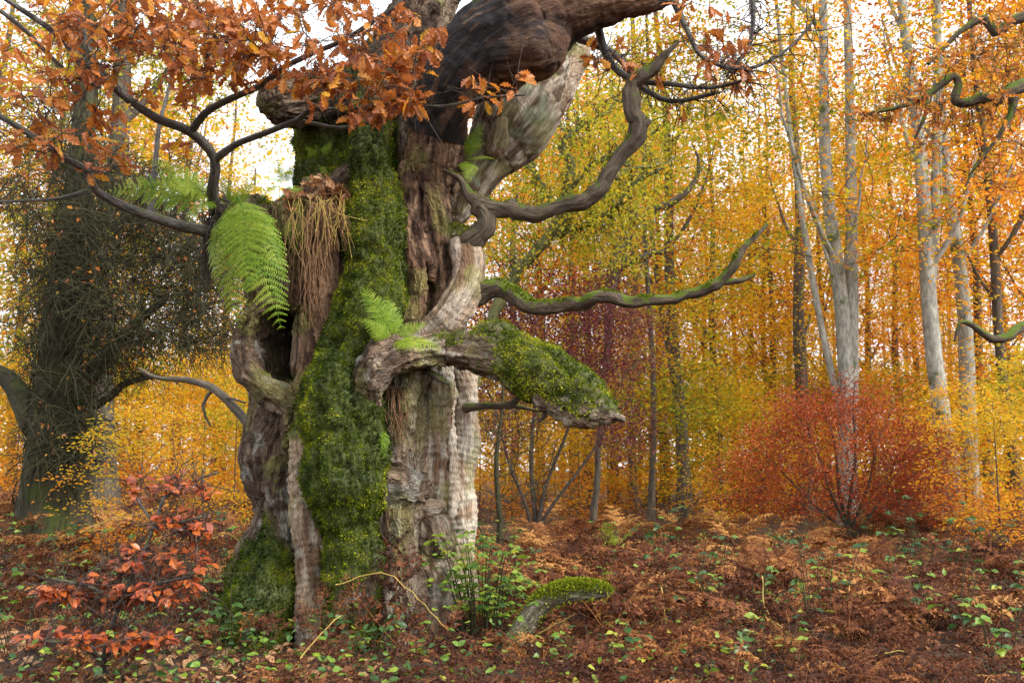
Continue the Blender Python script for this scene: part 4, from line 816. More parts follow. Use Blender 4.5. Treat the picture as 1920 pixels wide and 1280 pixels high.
bb, db = M['beechbark'], M['darkbark']
FPM = lambda rpx, d: rpx * d / FPX
tree('beech_tree', 'pale beech with two smooth grey stems rising behind the red shrub', None, 1588, 24.5, FPM(17, 24.5), -.02, 19, HIGH, GN, bb, fork=[(.7, 1.0, .23), (-1.5, 2.4, .10)])
tree('beech_tree', 'tall pale grey beech trunk standing right of the red shrub', None, 1786, 23.5, FPM(18, 23.5), -.035, 19, HIGH, O, bb, fork=[(.9, 5.5, .16)])
tree('beech_tree', 'grey brown beech close beside the tall pale one', None, 1826, 26, FPM(16, 26), -.03, 19, None, O, bb)
tree('beech_tree', 'stout dark beech trunk left of the two-stemmed pale beech', None, 1508, 35, FPM(14, 35), .01, 21, TALL[2], Y, db)
tree('beech_tree', 'dark leaning trunk forked low among yellow leaves', None, 1282, 28, FPM(13, 28), -.03, 18, SLIM[1], Y, db, fork=[(-1.2, 3.2, .1)])
LAND += [(*on_ground(px, d)[:2], w) for px, d, w in [(960, 40, 'behind the purple hawthorn'), (1080, 38, 'behind the hooked stump and the hawthorn'), (1150, 34, 'beside the gnarled dead tree'), (1250, 36, 'behind the dark leaning forked trunk'), (1340, 44, 'between the forked trunk and the stout dark beech'), (1440, 48, 'close left of the stout dark beech'),
    (1508, 50, 'behind the stout dark beech'), (1588, 52, 'behind the two-stemmed pale beech'), (1690, 46, 'between the two-stemmed beech and the tall pale beech'), (1770, 50, 'behind the tall pale beech'), (1860, 36, 'just right of the tall pale beech'), (1930, 32, 'under the mossy branches of the neighbouring oak'), (2050, 36, 'beyond the mossy branches of the neighbouring oak')]]
CN = {'yellow_beech_leaves': 'yellow', 'orange_beech_leaves': 'orange', 'green_yellow_beech_leaves': 'green-yellow'}
for px, d, r, ln, pr, lm in [(1460, 44, 8, 0, SLIM[0], Y), (1438, 46, 7, .01, SLIM[1], Y), (1420, 50, 7, -.01, SLIM[0], O), (1344, 40, 8, 0, TALL[1], Y), (1325, 52, 6, .01, SLIM[1], Y), (1218, 25, 6, 0, SLIM[0], GN), (1490, 54, 6, 0, SLIM[1], O), (1555, 46, 7, 0, TALL[2], Y),
        (1640, 50, 8, 0, TALL[0], O), (1690, 44, 8, .01, TALL[2], Y), (1725, 52, 7, 0, SLIM[1], O), (1855, 36, 10, 0, TALL[0], O), (1912, 26, 11, -.03, TALL[1], O), (1895, 40, 8, 0, SLIM[0], Y), (1075, 38, 10, 0, TALL[0], O), (1098, 40, 9, .01, SLIM[0], Y), (1150, 46, 8, 0, TALL[1], Y), (1190, 36, 8, .01, SLIM[1], O),
        (1245, 44, 8, 0, TALL[2], O), (1385, 56, 7, 0, TALL[0], Y), (1015, 45, 9, 0, TALL[2], GN), (960, 36, 8, 0, SLIM[1], O), (1990, 34, 10, -.02, TALL[2], Y), (2080, 28, 11, -.02, TALL[0], O), (2060, 42, 10, 0, TALL[1], O), (1600, 58, 9, 0, TALL[1], Y), (1770, 58, 8, 0, TALL[2], O)]:
    tree('beech_tree', f"{'slim' if pr in SLIM else 'tall'} dark trunk with {CN[lm.name]} leaves {beside(on_ground(px, d))}", GB, px, d, FPM(r, d), ln, 19, pr, lm, db, scale=rg.uniform(.9, 1.1))
for px, d, r, ln, pr, lm in [(330, 36, 10, 0, TALL[1], Y), (410, 46, 9, .01, SLIM[0], GN), (250, 44, 9, 0, TALL[2], O), (60, 34, 12, .02, TALL[0], GN), (-60, 30, 12, .02, TALL[1], O), (20, 50, 9, 0, TALL[2], O), (460, 58, 9, 0, TALL[0], Y), (-160, 40, 10, .02, TALL[0], Y), (140, 56, 9, 0, TALL[1], Y), (850, 50, 9, 0, TALL[1], O), (740, 46, 9, 0, TALL[0], GN), (620, 54, 8, 0, TALL[2], Y)]:
    tree('beech_tree', f"tall tree with {CN[lm.name]} leaves {'far beyond' if d > 40 else 'behind'} {'the arching bare branch' if px > 300 else 'the dark twiggy tree'}" if px < 480 else 'tree with autumn leaves hidden behind the old oak', 'trees of the wood left of the oak' if px < 480 else 'trees behind the oak', px, d, FPM(r, d), ln, 19, pr, lm, db, scale=rg.uniform(.9, 1.1))
tree('oak_tree', 'tall straight grey-brown trunk rising behind the dark twiggy tree', None, 190, 22, FPM(27, 22), .0, 19, SLIM[1], GN, M['darkbark'])
# young beeches of the understorey
for px, d, s, lm, lb in [(1870, 17, .6, O, None), (1930, 18.5, .75, Y, None), (1810, 22, .7, O, None), (1350, 25, .8, Y, None), (1290, 31, 1.0, Y, None), (1140, 30, .9, O, None), (1420, 30, .9, O, None), (1500, 27, .7, O, None), (1040, 32, .9, Y, None), (960, 27, .7, O, None), (1700, 30, 1.0, Y, None), (1760, 24, .6, Y, None), (1230, 37, 1.2, GN, None),
        (1085, 26, .6, O, None), (1180, 42, 1.3, O, None), (1370, 42, 1.2, GN, None), (1560, 40, 1.2, Y, None), (1900, 30, 1.1, O, None), (1460, 36, 1.1, Y, None), (900, 34, 1.0, Y, None), (1640, 36, 1.1, O, None), (2000, 23, .9, O, None), (1600, 46, 1.4, Y, None), (1300, 46, 1.4, O, None), (1000, 44, 1.3, Y, None), (1110, 48, 1.4, O, None), (1820, 42, 1.3, Y, None)]:
    p = on_ground(px, d); pr = LOW[int(rg.integers(0, 2))]
    t = thing('beech_sapling', f"{'low' if s < .85 else 'tall'} young beech with {CN[lm.name]} leaves {beside(p)}", 'sapling', p, 'young beeches right of the oak')
    m = Matrix.Rotation(rg.uniform(0, 6.28), 4, 'Z') @ Matrix.Diagonal((s * 1.15, s * 1.15, s, 1)); tb = Tubes(); zz = np.linspace(-.1, 4.3 * s, 8); tb.add(np.stack([0 * zz, 0 * zz, zz], 1), .035 * s * (1 - .8 * np.linspace(0, 1, 8)), 6)
    obj('trunk', tb.build('trunk', M['twig']), t)
    b = obj('branches', pr[0], t); b.matrix_basis = m; c_ = obj('crown', pr[1], t, mat=lm); c_.matrix_basis = m
for px, d, s, lm in [(265, 13.5, .48, O), (440, 20, .6, Y), (380, 26, .9, O), (300, 30, 1.0, O), (470, 30, .9, O), (200, 34, 1.1, O), (420, 36, 1.2, O), (30, 26, .9, O), (-30, 22, .7, O), (90, 34, 1.1, O), (340, 42, 1.4, O), (240, 48, 1.5, O), (480, 46, 1.4, O), (-20, 38, 1.2, O), (120, 44, 1.4, Y)]:
    near = d < 15; p = on_ground(px, d); pr = LOW[int(rg.integers(0, 2))]
    t = thing('beech_sapling', 'small beech sapling with bright orange and yellow leaves beside the dark twiggy tree' if near else f"{'low' if s < .95 else 'tall'} young {CN[lm.name]}-leaved beech behind {'the arching bare branch' if px > 300 else 'the dark twiggy tree'}", 'sapling', p, None if near else 'young beeches left of the oak')
    m = Matrix.Rotation(rg.uniform(0, 6.28), 4, 'Z') @ Matrix.Diagonal((s * 1.15, s * 1.15, s, 1)); tb = Tubes(); zz = np.linspace(-.1, 4.3 * s, 8); tb.add(np.stack([0 * zz, 0 * zz, zz], 1), .035 * s * (1 - .8 * np.linspace(0, 1, 8)), 6)
    obj('trunk', tb.build('trunk', M['twig']), t); b = obj('branches', pr[0], t); b.matrix_basis = m; c_ = obj('crown', pr[1], t, mat=lm); c_.matrix_basis = m

# the wood far behind, one mass of leaves and stems
n = 64000; d = rg.uniform(60, 105, n); pxs = rg.uniform(-260, 2180, n); zt = np.where(rg.random(n) < .5, rg.uniform(0, 9, n), rg.uniform(0, 26, n))
p = np.stack([(pxs - 960) / FPX * d, d, zt], 1); dn = fbm(p * [.16, .16, .3], 5, 3); p = p[(dn > .42) | (p[:, 2] < 6)]; n = len(p)
t_ = np.clip((fbm(p * .12, 8, 2) - .5) * 1.6 + .45 + rg.normal(0, .12, n), 0, 1)
V, F, T = leaf_cards(p, rg.normal(0, 1, (n, 3)) * [1, 1, .4], norm(rg.normal(0, .5, (n, 3)) + [0, 0, 1]), .42 * rg.uniform(.6, 1.3, n), .8, t_)
o = obj('distant_woodland', mesh('distant_woodland', V, F, M['beech_yellow'], False, {'tint': ('FLOAT', T)})); tag(o, 'far wood of yellow and orange leaves behind all the trees', 'woodland', kind='stuff')
tb = Tubes()
for _ in range(70):
    dd = rg.uniform(58, 100); x = (rg.uniform(-200, 2120) - 960) / FPX * dd; h = rg.uniform(14, 24); l_ = rg.normal(0, .02)
    zz = np.linspace(-.2, h, 5); tb.add(np.stack([x + l_ * zz, dd + 0 * zz, zz], 1), rg.uniform(.12, .26) * np.linspace(1, .3, 5), 5)
o = obj('distant_trunks', tb.build('distant_trunks', db)); tag(o, 'thin dark stems of the far wood', 'trunks', kind='stuff')

# ------------------------------------------------------------------ shrubs
def shrub(name, label, px, d, stems, targets, leafm, barkm, nleaf, leaf, spread, flat, tintf, r_tip=.004, bf=.5, cat='shrub', droop=0.0, lean=0.25, jit=.14):
    b = on_ground(px, d); t = thing(name, label, cat, b); tg = targets - b; allp = []
    k = np.argmin(np.abs(np.arctan2(tg[:, 0:1], np.maximum(tg[:, 2:3], .2)) - np.array([s[0] for s in stems])[None]), axis=1) if len(stems) > 1 else np.zeros(len(tg), int)
    tb = Tubes(); ends = []; dirs = []
    for si, (an, H, r) in enumerate(stems):
        sel = tg[k == si]
        if len(sel) < 3: continue
        zz = np.linspace(0, 1, 10); st = np.stack([np.sin(an) * H * zz ** 1.2 + .05 * np.sin(zz * 9 + si), rg.normal(0, .3) * zz, np.cos(an) * H * zz - .08], 1)
        tb.add(st, r * (1 - .75 * zz), 8, .12, si); paths, A, rad = grow(st, sel, bf, jit, .25, r_tip, .5, lean, rg)
        for pts, rr in paths: tb.add(pts, np.minimum(rr, r * .6), 4); ends.append(pts[-1]); dirs.append(unit(pts[-1] - pts[-2]))
    obj('stems', tb.build('stems', barkm), t)
    ends = np.array(ends); dirs = np.array(dirs); q = np.repeat(np.arange(len(ends)), nleaf); m = len(q)
    off = rg.normal(0, 1, (m, 3)) * [spread, spread, flat]; off[:, 2] -= droop * np.abs(rg.normal(0, 1, m)) * spread; pos = ends[q] + off
    tt = np.clip(tintf(pos + b) + rg.normal(0, .12, m), 0, 1)
    V, F, T = leaf_cards(pos, norm(off + rg.normal(0, .1, (m, 3)) + [0, 0, -.03]), norm(np.array([0, -.2, 1.0]) + rg.normal(0, .6, (m, 3))), leaf * rg.uniform(.6, 1.3, m), .6, tt)
    obj('leaves', mesh('leaves', V, F, leafm, False, {'tint': ('FLOAT', T)}), t); return t
def reg_targets(regs):
    out = []
    for cx, cy, rx, ry, d0, d1, k in regs:
        a = rg.uniform(0, 6.283, k); r = np.sqrt(rg.uniform(0, 1, k))
        out += [P(cx + rx * r[i] * math.cos(a[i]), cy + ry * r[i] * math.sin(a[i]), rg.uniform(d0, d1)) for i in range(k)]
    return np.array(out)
tg = reg_targets([(1580, 860, 210, 110, 18.5, 22, 420), (1560, 770, 130, 70, 19, 22, 120), (1390, 905, 70, 60, 19, 21, 70), (1720, 900, 90, 80, 19, 22, 110)])
shrub('red_shrub', 'broad many-stemmed beech shrub with dark red and rust leaves', 1590, 20, [(-.75, 2.6, .03), (-.4, 2.8, .04), (-.12, 3.2, .05), (.08, 3.3, .05), (.35, 2.9, .04), (.7, 2.7, .03)], tg, M['shrub_red'], M['twig'], 34, .062, .17, .10,
      lambda p: .62 - .75 * sstep(-2.2, -4.6, p[:, 0] * 0 + (p[:, 0] - P(1590, 900, 20)[0]) - 1.0 + 0) + (fbm(p * 1.3, 14, 2) - .5) * .9)
tg = reg_targets([(1050, 610, 150, 120, 20, 24, 230), (1160, 640, 90, 90, 20, 24, 110), (950, 700, 70, 160, 20, 23, 110), (1170, 800, 60, 60, 20, 23, 50)])
shrub('purple_hawthorn', 'bare-stemmed hawthorn thick with dark purple-red leaves behind the broken limb', 1000, 22, [(-.3, 3.6, .05), (0, 4.5, .07), (.3, 4.2, .06), (.6, 4.0, .05)], tg, M['shrub_purple'], M['twig'], 36, .07, .22, .14, lambda p: .6 + (fbm(p * 1.1, 15, 2) - .5) * 1.0, bf=.3)
tg = reg_targets([(930, 850, 140, 110, 16.5, 20, 150), (990, 800, 90, 60, 16.5, 20, 60), (1040, 930, 70, 40, 17, 19, 30)])
shrub('hawthorn', 'small nearly leafless dark hawthorn tree standing right behind the oak', 932, 18, [(0.02, 3.4, .07), (-.5, 2.2, .03)], tg, M['shrub_purple'], M['greentwig'], 3, .05, .2, .1, lambda p: .3 + (fbm(p * 2, 15, 2) - .5), r_tip=.006, bf=.25, cat='tree', jit=.2)
# the dark old tree on the left, wrapped in drooping twigs
b = on_ground(112, 16); t = thing('twiggy_tree', 'dark old tree on the left smothered in drooping mossy twigs', 'tree', b)
tk = strand_world([(95, 1010, 16, 75), (100, 930, 16, 58), (108, 820, 16, 47), (115, 700, 16, 42), (125, 560, 16.1, 38), (140, 450, 16.2, 33), (150, 330, 16.3, 26), (160, 180, 16.4, 20), (165, 0, 16.5, 14)])
Q = catmull(tk, .25); tb = Tubes(); tb.add(Q[:, :3], Q[:, 3], 16, .3, 4)
for ex in ([(130, 760, 15.9, 20), (180, 690, 15.7, 14), (240, 620, 15.5, 10), (310, 560, 15.3, 7)], [(70, 800, 16, 30), (40, 740, 16.2, 22), (0, 700, 16.4, 16), (-60, 690, 16.6, 12)], [(100, 700, 16, 14), (180, 760, 15.6, 9), (230, 720, 15.5, 7), (290, 705, 15.4, 5)]):
    q = catmull(strand_world(ex), .2); tb.add(q[:, :3], q[:, 3], 8, .2, 6)
obj('trunk', tb.build('trunk', M['greenbark'], b), t)
tg = reg_targets([(240, 520, 190, 140, 14.6, 17, 480), (120, 600, 110, 240, 14.7, 16.5, 330), (390, 560, 75, 120, 14.8, 16.5, 170), (150, 360, 170, 80, 15, 17, 240), (90, 240, 120, 70, 15, 17, 60), (300, 330, 110, 60, 15, 17, 60), (130, 830, 75, 80, 14.9, 15.8, 130), (330, 430, 90, 60, 15, 17, 100), (240, 660, 90, 50, 15, 16, 50)])
paths, A, rad = grow(Q[4:, :3], tg, .4, .25, .3, .0045, .5, .15, rg); tb = Tubes()
for pts, r in paths:
    tb.add(pts, r, 4)
    for _ in range(5):
        q = pts[rg.integers(max(0, len(pts) - 4), len(pts))] + rg.normal(0, .03, 3); v = rg.normal(0, 1, 3) * [1, .6, .6] + [0, 0, -.3]; v = unit(v) * rg.uniform(.2, .75)
        tb.add(np.stack([q, q + v * .5 + rg.normal(0, .04, 3), q + v + [0, 0, -.1]]), [.006, .005, .0035], 3)
for _ in range(420):                                                  # strands and ivy stems hanging down the trunk
    k = rg.integers(0, len(Q)); a = rg.uniform(0, 6.28); p = Q[k, :3] + np.array([math.cos(a), math.sin(a), 0]) * Q[k, 3] * rg.uniform(1.0, 1.35); L = rg.uniform(.3, 1.3)
    u = np.linspace(0, 1, 5)[:, None]; tb.add(p + u * [rg.normal(0, .12), rg.normal(0, .12), -L] + rg.normal(0, .03, (5, 3)), np.linspace(.013, .004, 5) * rg.uniform(.5, 1.3), 3)
obj('twigs', tb.build('twigs', M['greentwig'], b), t)
m = 520; k = rg.integers(0, len(paths), m); pos = np.array([paths[i][0][-1] for i in k]) + rg.normal(0, .2, (m, 3)) - b
V, F, T = leaf_cards(pos, rg.normal(0, 1, (m, 3)), rg.normal(0, .5, (m, 3)) + [0, -.4, .6], .085 * rg.uniform(.5, 1.2, m), .6, rg.uniform(0, .9, m)); obj('leaves', mesh('leaves', V, F, M['oakleaf'], False, {'tint': ('FLOAT', T)}), t)
# leaning bare branch arching out behind the oak on the left
b = P(470, 830, 11.6); t = thing('arching_branch', 'bare grey branch arching out from behind the left side of the oak', 'branch', OAK)
tb = Tubes()
for ex in ([(520, 880, 10.9, 12), (468, 800, 11.6, 9), (440, 765, 11.8, 9), (400, 728, 12, 8), (350, 712, 12.2, 6), (295, 708, 12.4, 4), (260, 690, 12.5, 2)], [(400, 728, 12, 4), (380, 760, 12, 3), (395, 800, 12, 2)], [(440, 765, 11.8, 4), (425, 745, 11.8, 3), (460, 755, 11.7, 2)]):
    q = catmull(strand_world(ex), .1); tb.add(q[:, :3], q[:, 3], 7, .2, 8)
obj('wood', tb.build('wood', M['darkbark'], OAK), t)
# dead hanging tree top in the yellow leaves
b = on_ground(1120, 24); t = thing('dead_tree', 'dark gnarled leaning dead tree in front of the yellow wood', 'tree', b); tb = Tubes()
for ex in ([(1115, 985, 24, 7), (1122, 850, 24, 6), (1138, 650, 24, 7), (1150, 510, 24, 13), (1170, 455, 24, 13), (1195, 410, 24, 11), (1240, 390, 24, 8), (1290, 360, 24, 6), (1312, 320, 24, 4), (1300, 270, 24, 2)], [(1160, 500, 24, 9), (1200, 480, 24, 7), (1250, 470, 24, 4)], [(1195, 410, 24, 7), (1180, 380, 24, 4), (1150, 340, 24, 2)]):
    q = catmull(strand_world(ex), .25); q[:, :3] += rg.normal(0, .02, (len(q), 3)); tb.add(q[:, :3], q[:, 3], 8, .3, 9)
for _ in range(160):
    p = P(rg.normal(1165, 25), rg.normal(470, 35), 24 + rg.normal(0, .2)); v = rg.normal(0, 1, 3); tb.add(np.stack([p, p + unit(v) * .2, p + unit(v) * .3 + rg.normal(0, .1, 3)]), [.01, .008, .004], 3)
obj('trunk', tb.build('trunk', M['darkbark'], b), t)
# mossy-limbed oak behind the grey limb
b = on_ground(870, 20); t = thing('oak_tree', 'oak with green mossy crooked limbs and thin leaves behind the grey dead limb', 'tree', b); tb = Tubes(); nodes = []
for ex in ([(870, 1010, 20, 13), (880, 800, 20, 12), (910, 620, 20, 11), (980, 500, 20, 11), (1035, 440, 20, 11), (1062, 380, 20, 10), (1070, 320, 20, 9), (1055, 280, 20, 8), (1075, 250, 20, 6), (1140, 210, 20, 4), (1210, 170, 20, 2)], [(1050, 400, 20, 7), (1010, 340, 20, 6), (985, 310, 20, 5), (940, 290, 20, 3)], [(1065, 360, 20, 7), (1110, 310, 20, 6), (1180, 275, 20, 5), (1230, 245, 20, 3)], [(1050, 420, 20, 7), (1120, 360, 20.3, 5), (1170, 320, 20.5, 4), (1240, 310, 20.6, 3)], [(1045, 440, 20, 7), (1140, 400, 20, 6), (1180, 350, 20, 5), (1230, 318, 20, 4), (1270, 290, 20, 2)]):
    q = catmull(strand_world(ex), .2); q[:, :3] += rg.normal(0, .025, (len(q), 3)); tb.add(q[:, :3], q[:, 3], 8, .2, 9); nodes.append(q[:, :3])
nodes = np.vstack(nodes); tg = reg_targets([(1120, 280, 150, 140, 18.5, 22, 260), (1000, 430, 120, 100, 19, 22, 120), (1150, 430, 110, 70, 19, 22, 90)]); ends = []
for x in tg:
    k = int(np.argmin(np.linalg.norm(nodes - x, axis=1))); p0 = nodes[k]; L = np.linalg.norm(x - p0); q = np.linspace(0, 1, 5)[:, None]; pts = p0 * (1 - q) + x * q; pts[1:-1] += rg.normal(0, .05 * L, (3, 3)); tb.add(pts, np.linspace(.014, .005, 5), 3); ends.append(x)
obj('trunk', tb.build('trunk', wood_mat('mossy_limb_bark', False, (.06, .055, .025), (.16, .16, .06), (12, 12, 2), bump=.1), b), t)
ends = np.array(ends); k = np.repeat(np.arange(len(ends)), 26); m = len(k); off = rg.normal(0, 1, (m, 3)) * [.33, .33, .2]
V, F, T = leaf_cards(ends[k] + off - b, rg.normal(0, 1, (m, 3)), norm(rg.normal(0, .6, (m, 3)) + [0, -.2, .8]), .085 * rg.uniform(.6, 1.3, m), .6, np.clip(.25 + .5 * rg.random(len(ends))[k] + rg.normal(0, .15, m), 0, 1)); obj('crown', mesh('crown', V, F, M['beech_green'], False, {'tint': ('FLOAT', T)}), t)
# oak outside the right edge whose mossy branches reach into the picture
b = on_ground(2260, 12); t = thing('oak_tree', 'oak whose crooked green mossy branches reach in from the right edge', 'tree', b); tb = Tubes(); q = catmull(strand_world([(2270, 1150, 12, 90), (2260, 800, 12, 70), (2250, 400, 12, 62), (2240, 0, 12, 52), (2230, -300, 12, 40)]), .3); tb.add(q[:, :3], q[:, 3], 14, .2, 5); obj('trunk', tb.build('trunk', M['greenbark'], b), t)
RB = [[(2250, 60, 12, 30), (2050, 120, 11.2, 18), (1920, 160, 10.6, 14), (1892, 172, 10.5, 12), (1868, 190, 10.45, 10), (1840, 184, 10.5, 10), (1818, 192, 10.5, 8), (1790, 190, 10.5, 9), (1798, 160, 10.5, 7), (1788, 142, 10.5, 7), (1770, 155, 10.5, 7), (1730, 185, 10.5, 5), (1690, 200, 10.5, 4), (1620, 215, 10.5, 2)],
      [(2250, -60, 12, 26), (2050, 0, 11.2, 14), (1920, 32, 10.8, 10), (1890, 45, 10.8, 9), (1866, 62, 10.8, 9), (1845, 35, 10.8, 8), (1800, 60, 10.8, 5), (1770, 90, 10.8, 4), (1740, 120, 10.7, 3)],
      [(2255, 520, 12, 26), (2050, 590, 11.2, 14), (1920, 612, 10.8, 10), (1895, 630, 10.7, 9), (1860, 636, 10.7, 8), (1825, 610, 10.7, 6), (1800, 605, 10.7, 4), (1790, 640, 10.7, 2)],
      [(1900, 185, 10.5, 9), (1895, 215, 10.5, 6), (1870, 260, 10.5, 4), (1830, 310, 10.5, 3), (1810, 350, 10.5, 2)], [(1745, 175, 10.5, 5), (1735, 215, 10.4, 4), (1715, 260, 10.4, 2)]]
rb_roots, tb, items = leafy(RB, [(1790, 160, 110, 90, 9.8, 11.2, 70), (1870, 70, 60, 60, 10, 11.2, 34), (1720, 220, 70, 60, 10, 11, 26), (1880, 280, 50, 80, 10, 11, 20), (1640, 200, 40, 40, 10, 11, 10)], None, None, rg, (3, 5), sz=(.075, .12))
for k, q in enumerate(rb_roots):
    t_ = Tubes(); t_.add(q[:, :3], np.maximum(q[:, 3], .004), 10, .3, 70 + k); bo = obj('branch', t_.build('branch', M['mossbranch'], b), t)
    if k == 0: b0 = bo
tw = obj('twigs', tb.build('twigs', M['greentwig'], b), b0); tw['kind'] = 'stuff'
V, F, T = merge_leaves(OAKLEAF, items, b); fo = obj('foliage', mesh('foliage', V, F, M['oakleaf'], False, {'tint': ('FLOAT', T * .6)}), b0); fo['kind'] = 'stuff'

# ------------------------------------------------------------------ undergrowth: bracken
rg = np.random.default_rng(55)
DEAD = [frond('dead_frond', M['bracken'], 1.0, 14, .30, .75 + .2 * (k % 3), .55, .8, 8, [.35, .55, .7, .5, .85, .2][k], .14, 200 + k, .30) for k in range(6)]
NEAT = [frond('dry_frond', M['bracken'], 1.0, 16, .30, .8 + .2 * k, .4, .28, 8, [.2, .42, .6][k], .12, 210 + k, .3) for k in range(3)]
DEADLO = [frond('dead_frond_small', M['bracken'], 1.0, 7, .30, .8, .55, .7, 3, [.3, .5, .65][k], .14, 220 + k, .3) for k in range(3)]
GREENF = [frond('green_frond', M['fern'], 1.0, 15, .28, .5, .3, .1, 8, .6, .1, 240 + k, .2) for k in range(2)]
def arr(me):
    v = np.empty(len(me.vertices) * 3, np.float32); me.vertices.foreach_get('co', v); t = np.empty(len(me.vertices), np.float32); me.attributes['tint'].data.foreach_get('value', t)
    n = len(me.polygons); tot = np.empty(n, np.int32); me.polygons.foreach_get('loop_total', tot); li = np.empty(len(me.loops), np.int32); me.loops.foreach_get('vertex_index', li)
    st = np.empty(n, np.int32); me.polygons.foreach_get('loop_start', st); f3 = np.nonzero(tot == 3)[0]; f4 = np.nonzero(tot == 4)[0]
    return v.reshape(-1, 3), np.stack([li[st[f4] + i] for i in range(4)], 1), np.stack([li[st[f3] + i] for i in range(3)], 1), t
def rotm(ax, nr):
    y = unit(np.asarray(ax, float)); x = unit(np.cross(y, nr)); return np.stack([x, y, np.cross(x, y)], 1)
def plant_frames(nf, rng, steep=(.5, 1.1)):
    out = []; a0 = rng.uniform(0, 6.28)
    for i in range(nf):
        a = a0 + i * 6.283 / nf + rng.normal(0, .4); e = rng.uniform(*steep); ax = np.array([math.cos(a) * math.cos(e), math.sin(a) * math.cos(e), math.sin(e)]); nr = np.array([-math.cos(a) * math.sin(e), -math.sin(a) * math.sin(e), math.cos(e)]) + rng.normal(0, .25, 3)
        out.append((ax, norm(nr), rng.uniform(.75, 1.15)))
    return out
def joined_plant(name, protos, nf, rng, steep, dt=0.0):
    V = []; F4 = []; F3 = []; T = []; o = 0
    for ax, nr, s in plant_frames(nf, rng, steep):
        v, a, b_, t = arr(protos[int(rng.integers(0, len(protos)))]); V.append(v @ rotm(ax, nr).T * s); F4.append(a + o); F3.append(b_ + o); T.append(np.clip(t + dt + rng.normal(0, .1), 0, 1)); o += len(v)
    return mesh(name, np.vstack(V), [np.vstack(F4), np.vstack(F3)], protos[0].materials[0], False, {'tint': ('FLOAT', np.concatenate(T))})
JP = [joined_plant('bracken_plant', DEAD[:3] + NEAT, 7, rg, (.35, 1.2), dt) for dt in (-.1, 0, .1, .15, -.2)]
JT = [joined_plant('tan_bracken_plant', NEAT, 6, rg, (.4, 1.2), dt) for dt in (-.35, -.2, -.1, .1)]
def blocked(x, y): # the oak's foot
    return ((x - OAK[0]) / 1.18) ** 2 + ((y - OAK[1]) / 1.2) ** 2 < 1
def bracken_ok(px, d):
    # the bracken leaves the lower left to litter and herbs
    return not (px < 470 and d < 9.0 and rg.random() < .55)
nb = 0; tries = 0
LAND[:] = [(*on_ground(px, d)[:2], w) for px, d, w in [(200, 7.4, 'beside the copper-leaved sapling'), (440, 7.9, 'by the mossy left foot of the oak'), (650, 7.6, 'in front of the oak foot'), (905, 8.5, 'beside the bright bramble at the oak foot'), (1040, 8.3, 'around the hooked stump'), (1230, 7.2, 'in front of the hooked stump'), (1150, 11.5, 'by the upright green fern'),
    (1245, 14.5, 'round the dark green bramble bush'), (1420, 7.4, 'along the trailing bramble'), (1480, 10, 'by the green fern and bright bramble'), (1640, 9.6, 'beside the yellow-green bramble sprays'), (1850, 7.6, 'beside the dark and yellow bramble'), (1740, 13, 'beside the dark bramble mound'), (1590, 20, 'below the red shrub'), (1870, 17, 'under the yellow saplings'),
    (60, 11.5, 'under the dark twiggy tree'), (260, 13.5, 'beside the orange and yellow sapling'), (410, 10.2, 'among the yellow-green herbs left of the oak'), (930, 17, 'under the leafless hawthorn'), (1080, 21, 'under the purple hawthorn'), (1280, 23, 'before the dark leaning forked trunk'), (1450, 22, 'before the yellow saplings and the stout beech'), (700, 14, 'behind the old oak'), (450, 17, 'by the arching bare branch')]]
while nb < 150 and tries < 3000:
    tries += 1; d = 6.1 + 6.4 * rg.random() ** 1.1; px = rg.uniform(-60, 1980); p = on_ground(px, d)
    if blocked(p[0], p[1]) or not bracken_ok(px, d): continue
    if 430 < px < 830 and d < 8.9 and d > 6.6 and rg.random() < .6: continue
    hs = rg.uniform(.5, .8) if d < 8.6 else rg.uniform(.65, 1.2)
    if px < 830: hs *= .75
    if d < 7: hs *= .8
    t = thing('bracken', 'collapsed red-brown bracken plant ' + beside(p), 'fern', p, 'brown bracken plants near the oak', rg.uniform(0, 6.28), hs)
    for ax, nr, s in plant_frames(int(rg.integers(5, 8)), rg, (.25, 1.15)):
        o = bpy.data.objects.new('frond', (DEAD + NEAT)[int(rg.choice(9, p=[.13, .17, .17, .14, .12, .03, .04, .1, .1]))]); COL.objects.link(o); o.parent = t; o.matrix_basis = frame_matrix(np.zeros(3), ax, nr, s)
    nb += 1
nb = 0
while nb < 190:
    d = 11.5 + 13 * rg.random() ** 1.2; px = rg.uniform(-40, 1960); p = on_ground(px, d)
    if blocked(p[0], p[1]): continue
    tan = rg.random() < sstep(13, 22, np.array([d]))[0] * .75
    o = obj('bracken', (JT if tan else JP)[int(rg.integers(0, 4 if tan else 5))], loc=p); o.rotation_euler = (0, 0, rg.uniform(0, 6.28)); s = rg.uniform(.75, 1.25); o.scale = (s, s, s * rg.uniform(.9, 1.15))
    tag(o, ('tan feathery bracken plant ' if tan else 'rust-brown standing bracken plant ') + beside(p), 'fern', 'bracken plants behind the oak'); nb += 1
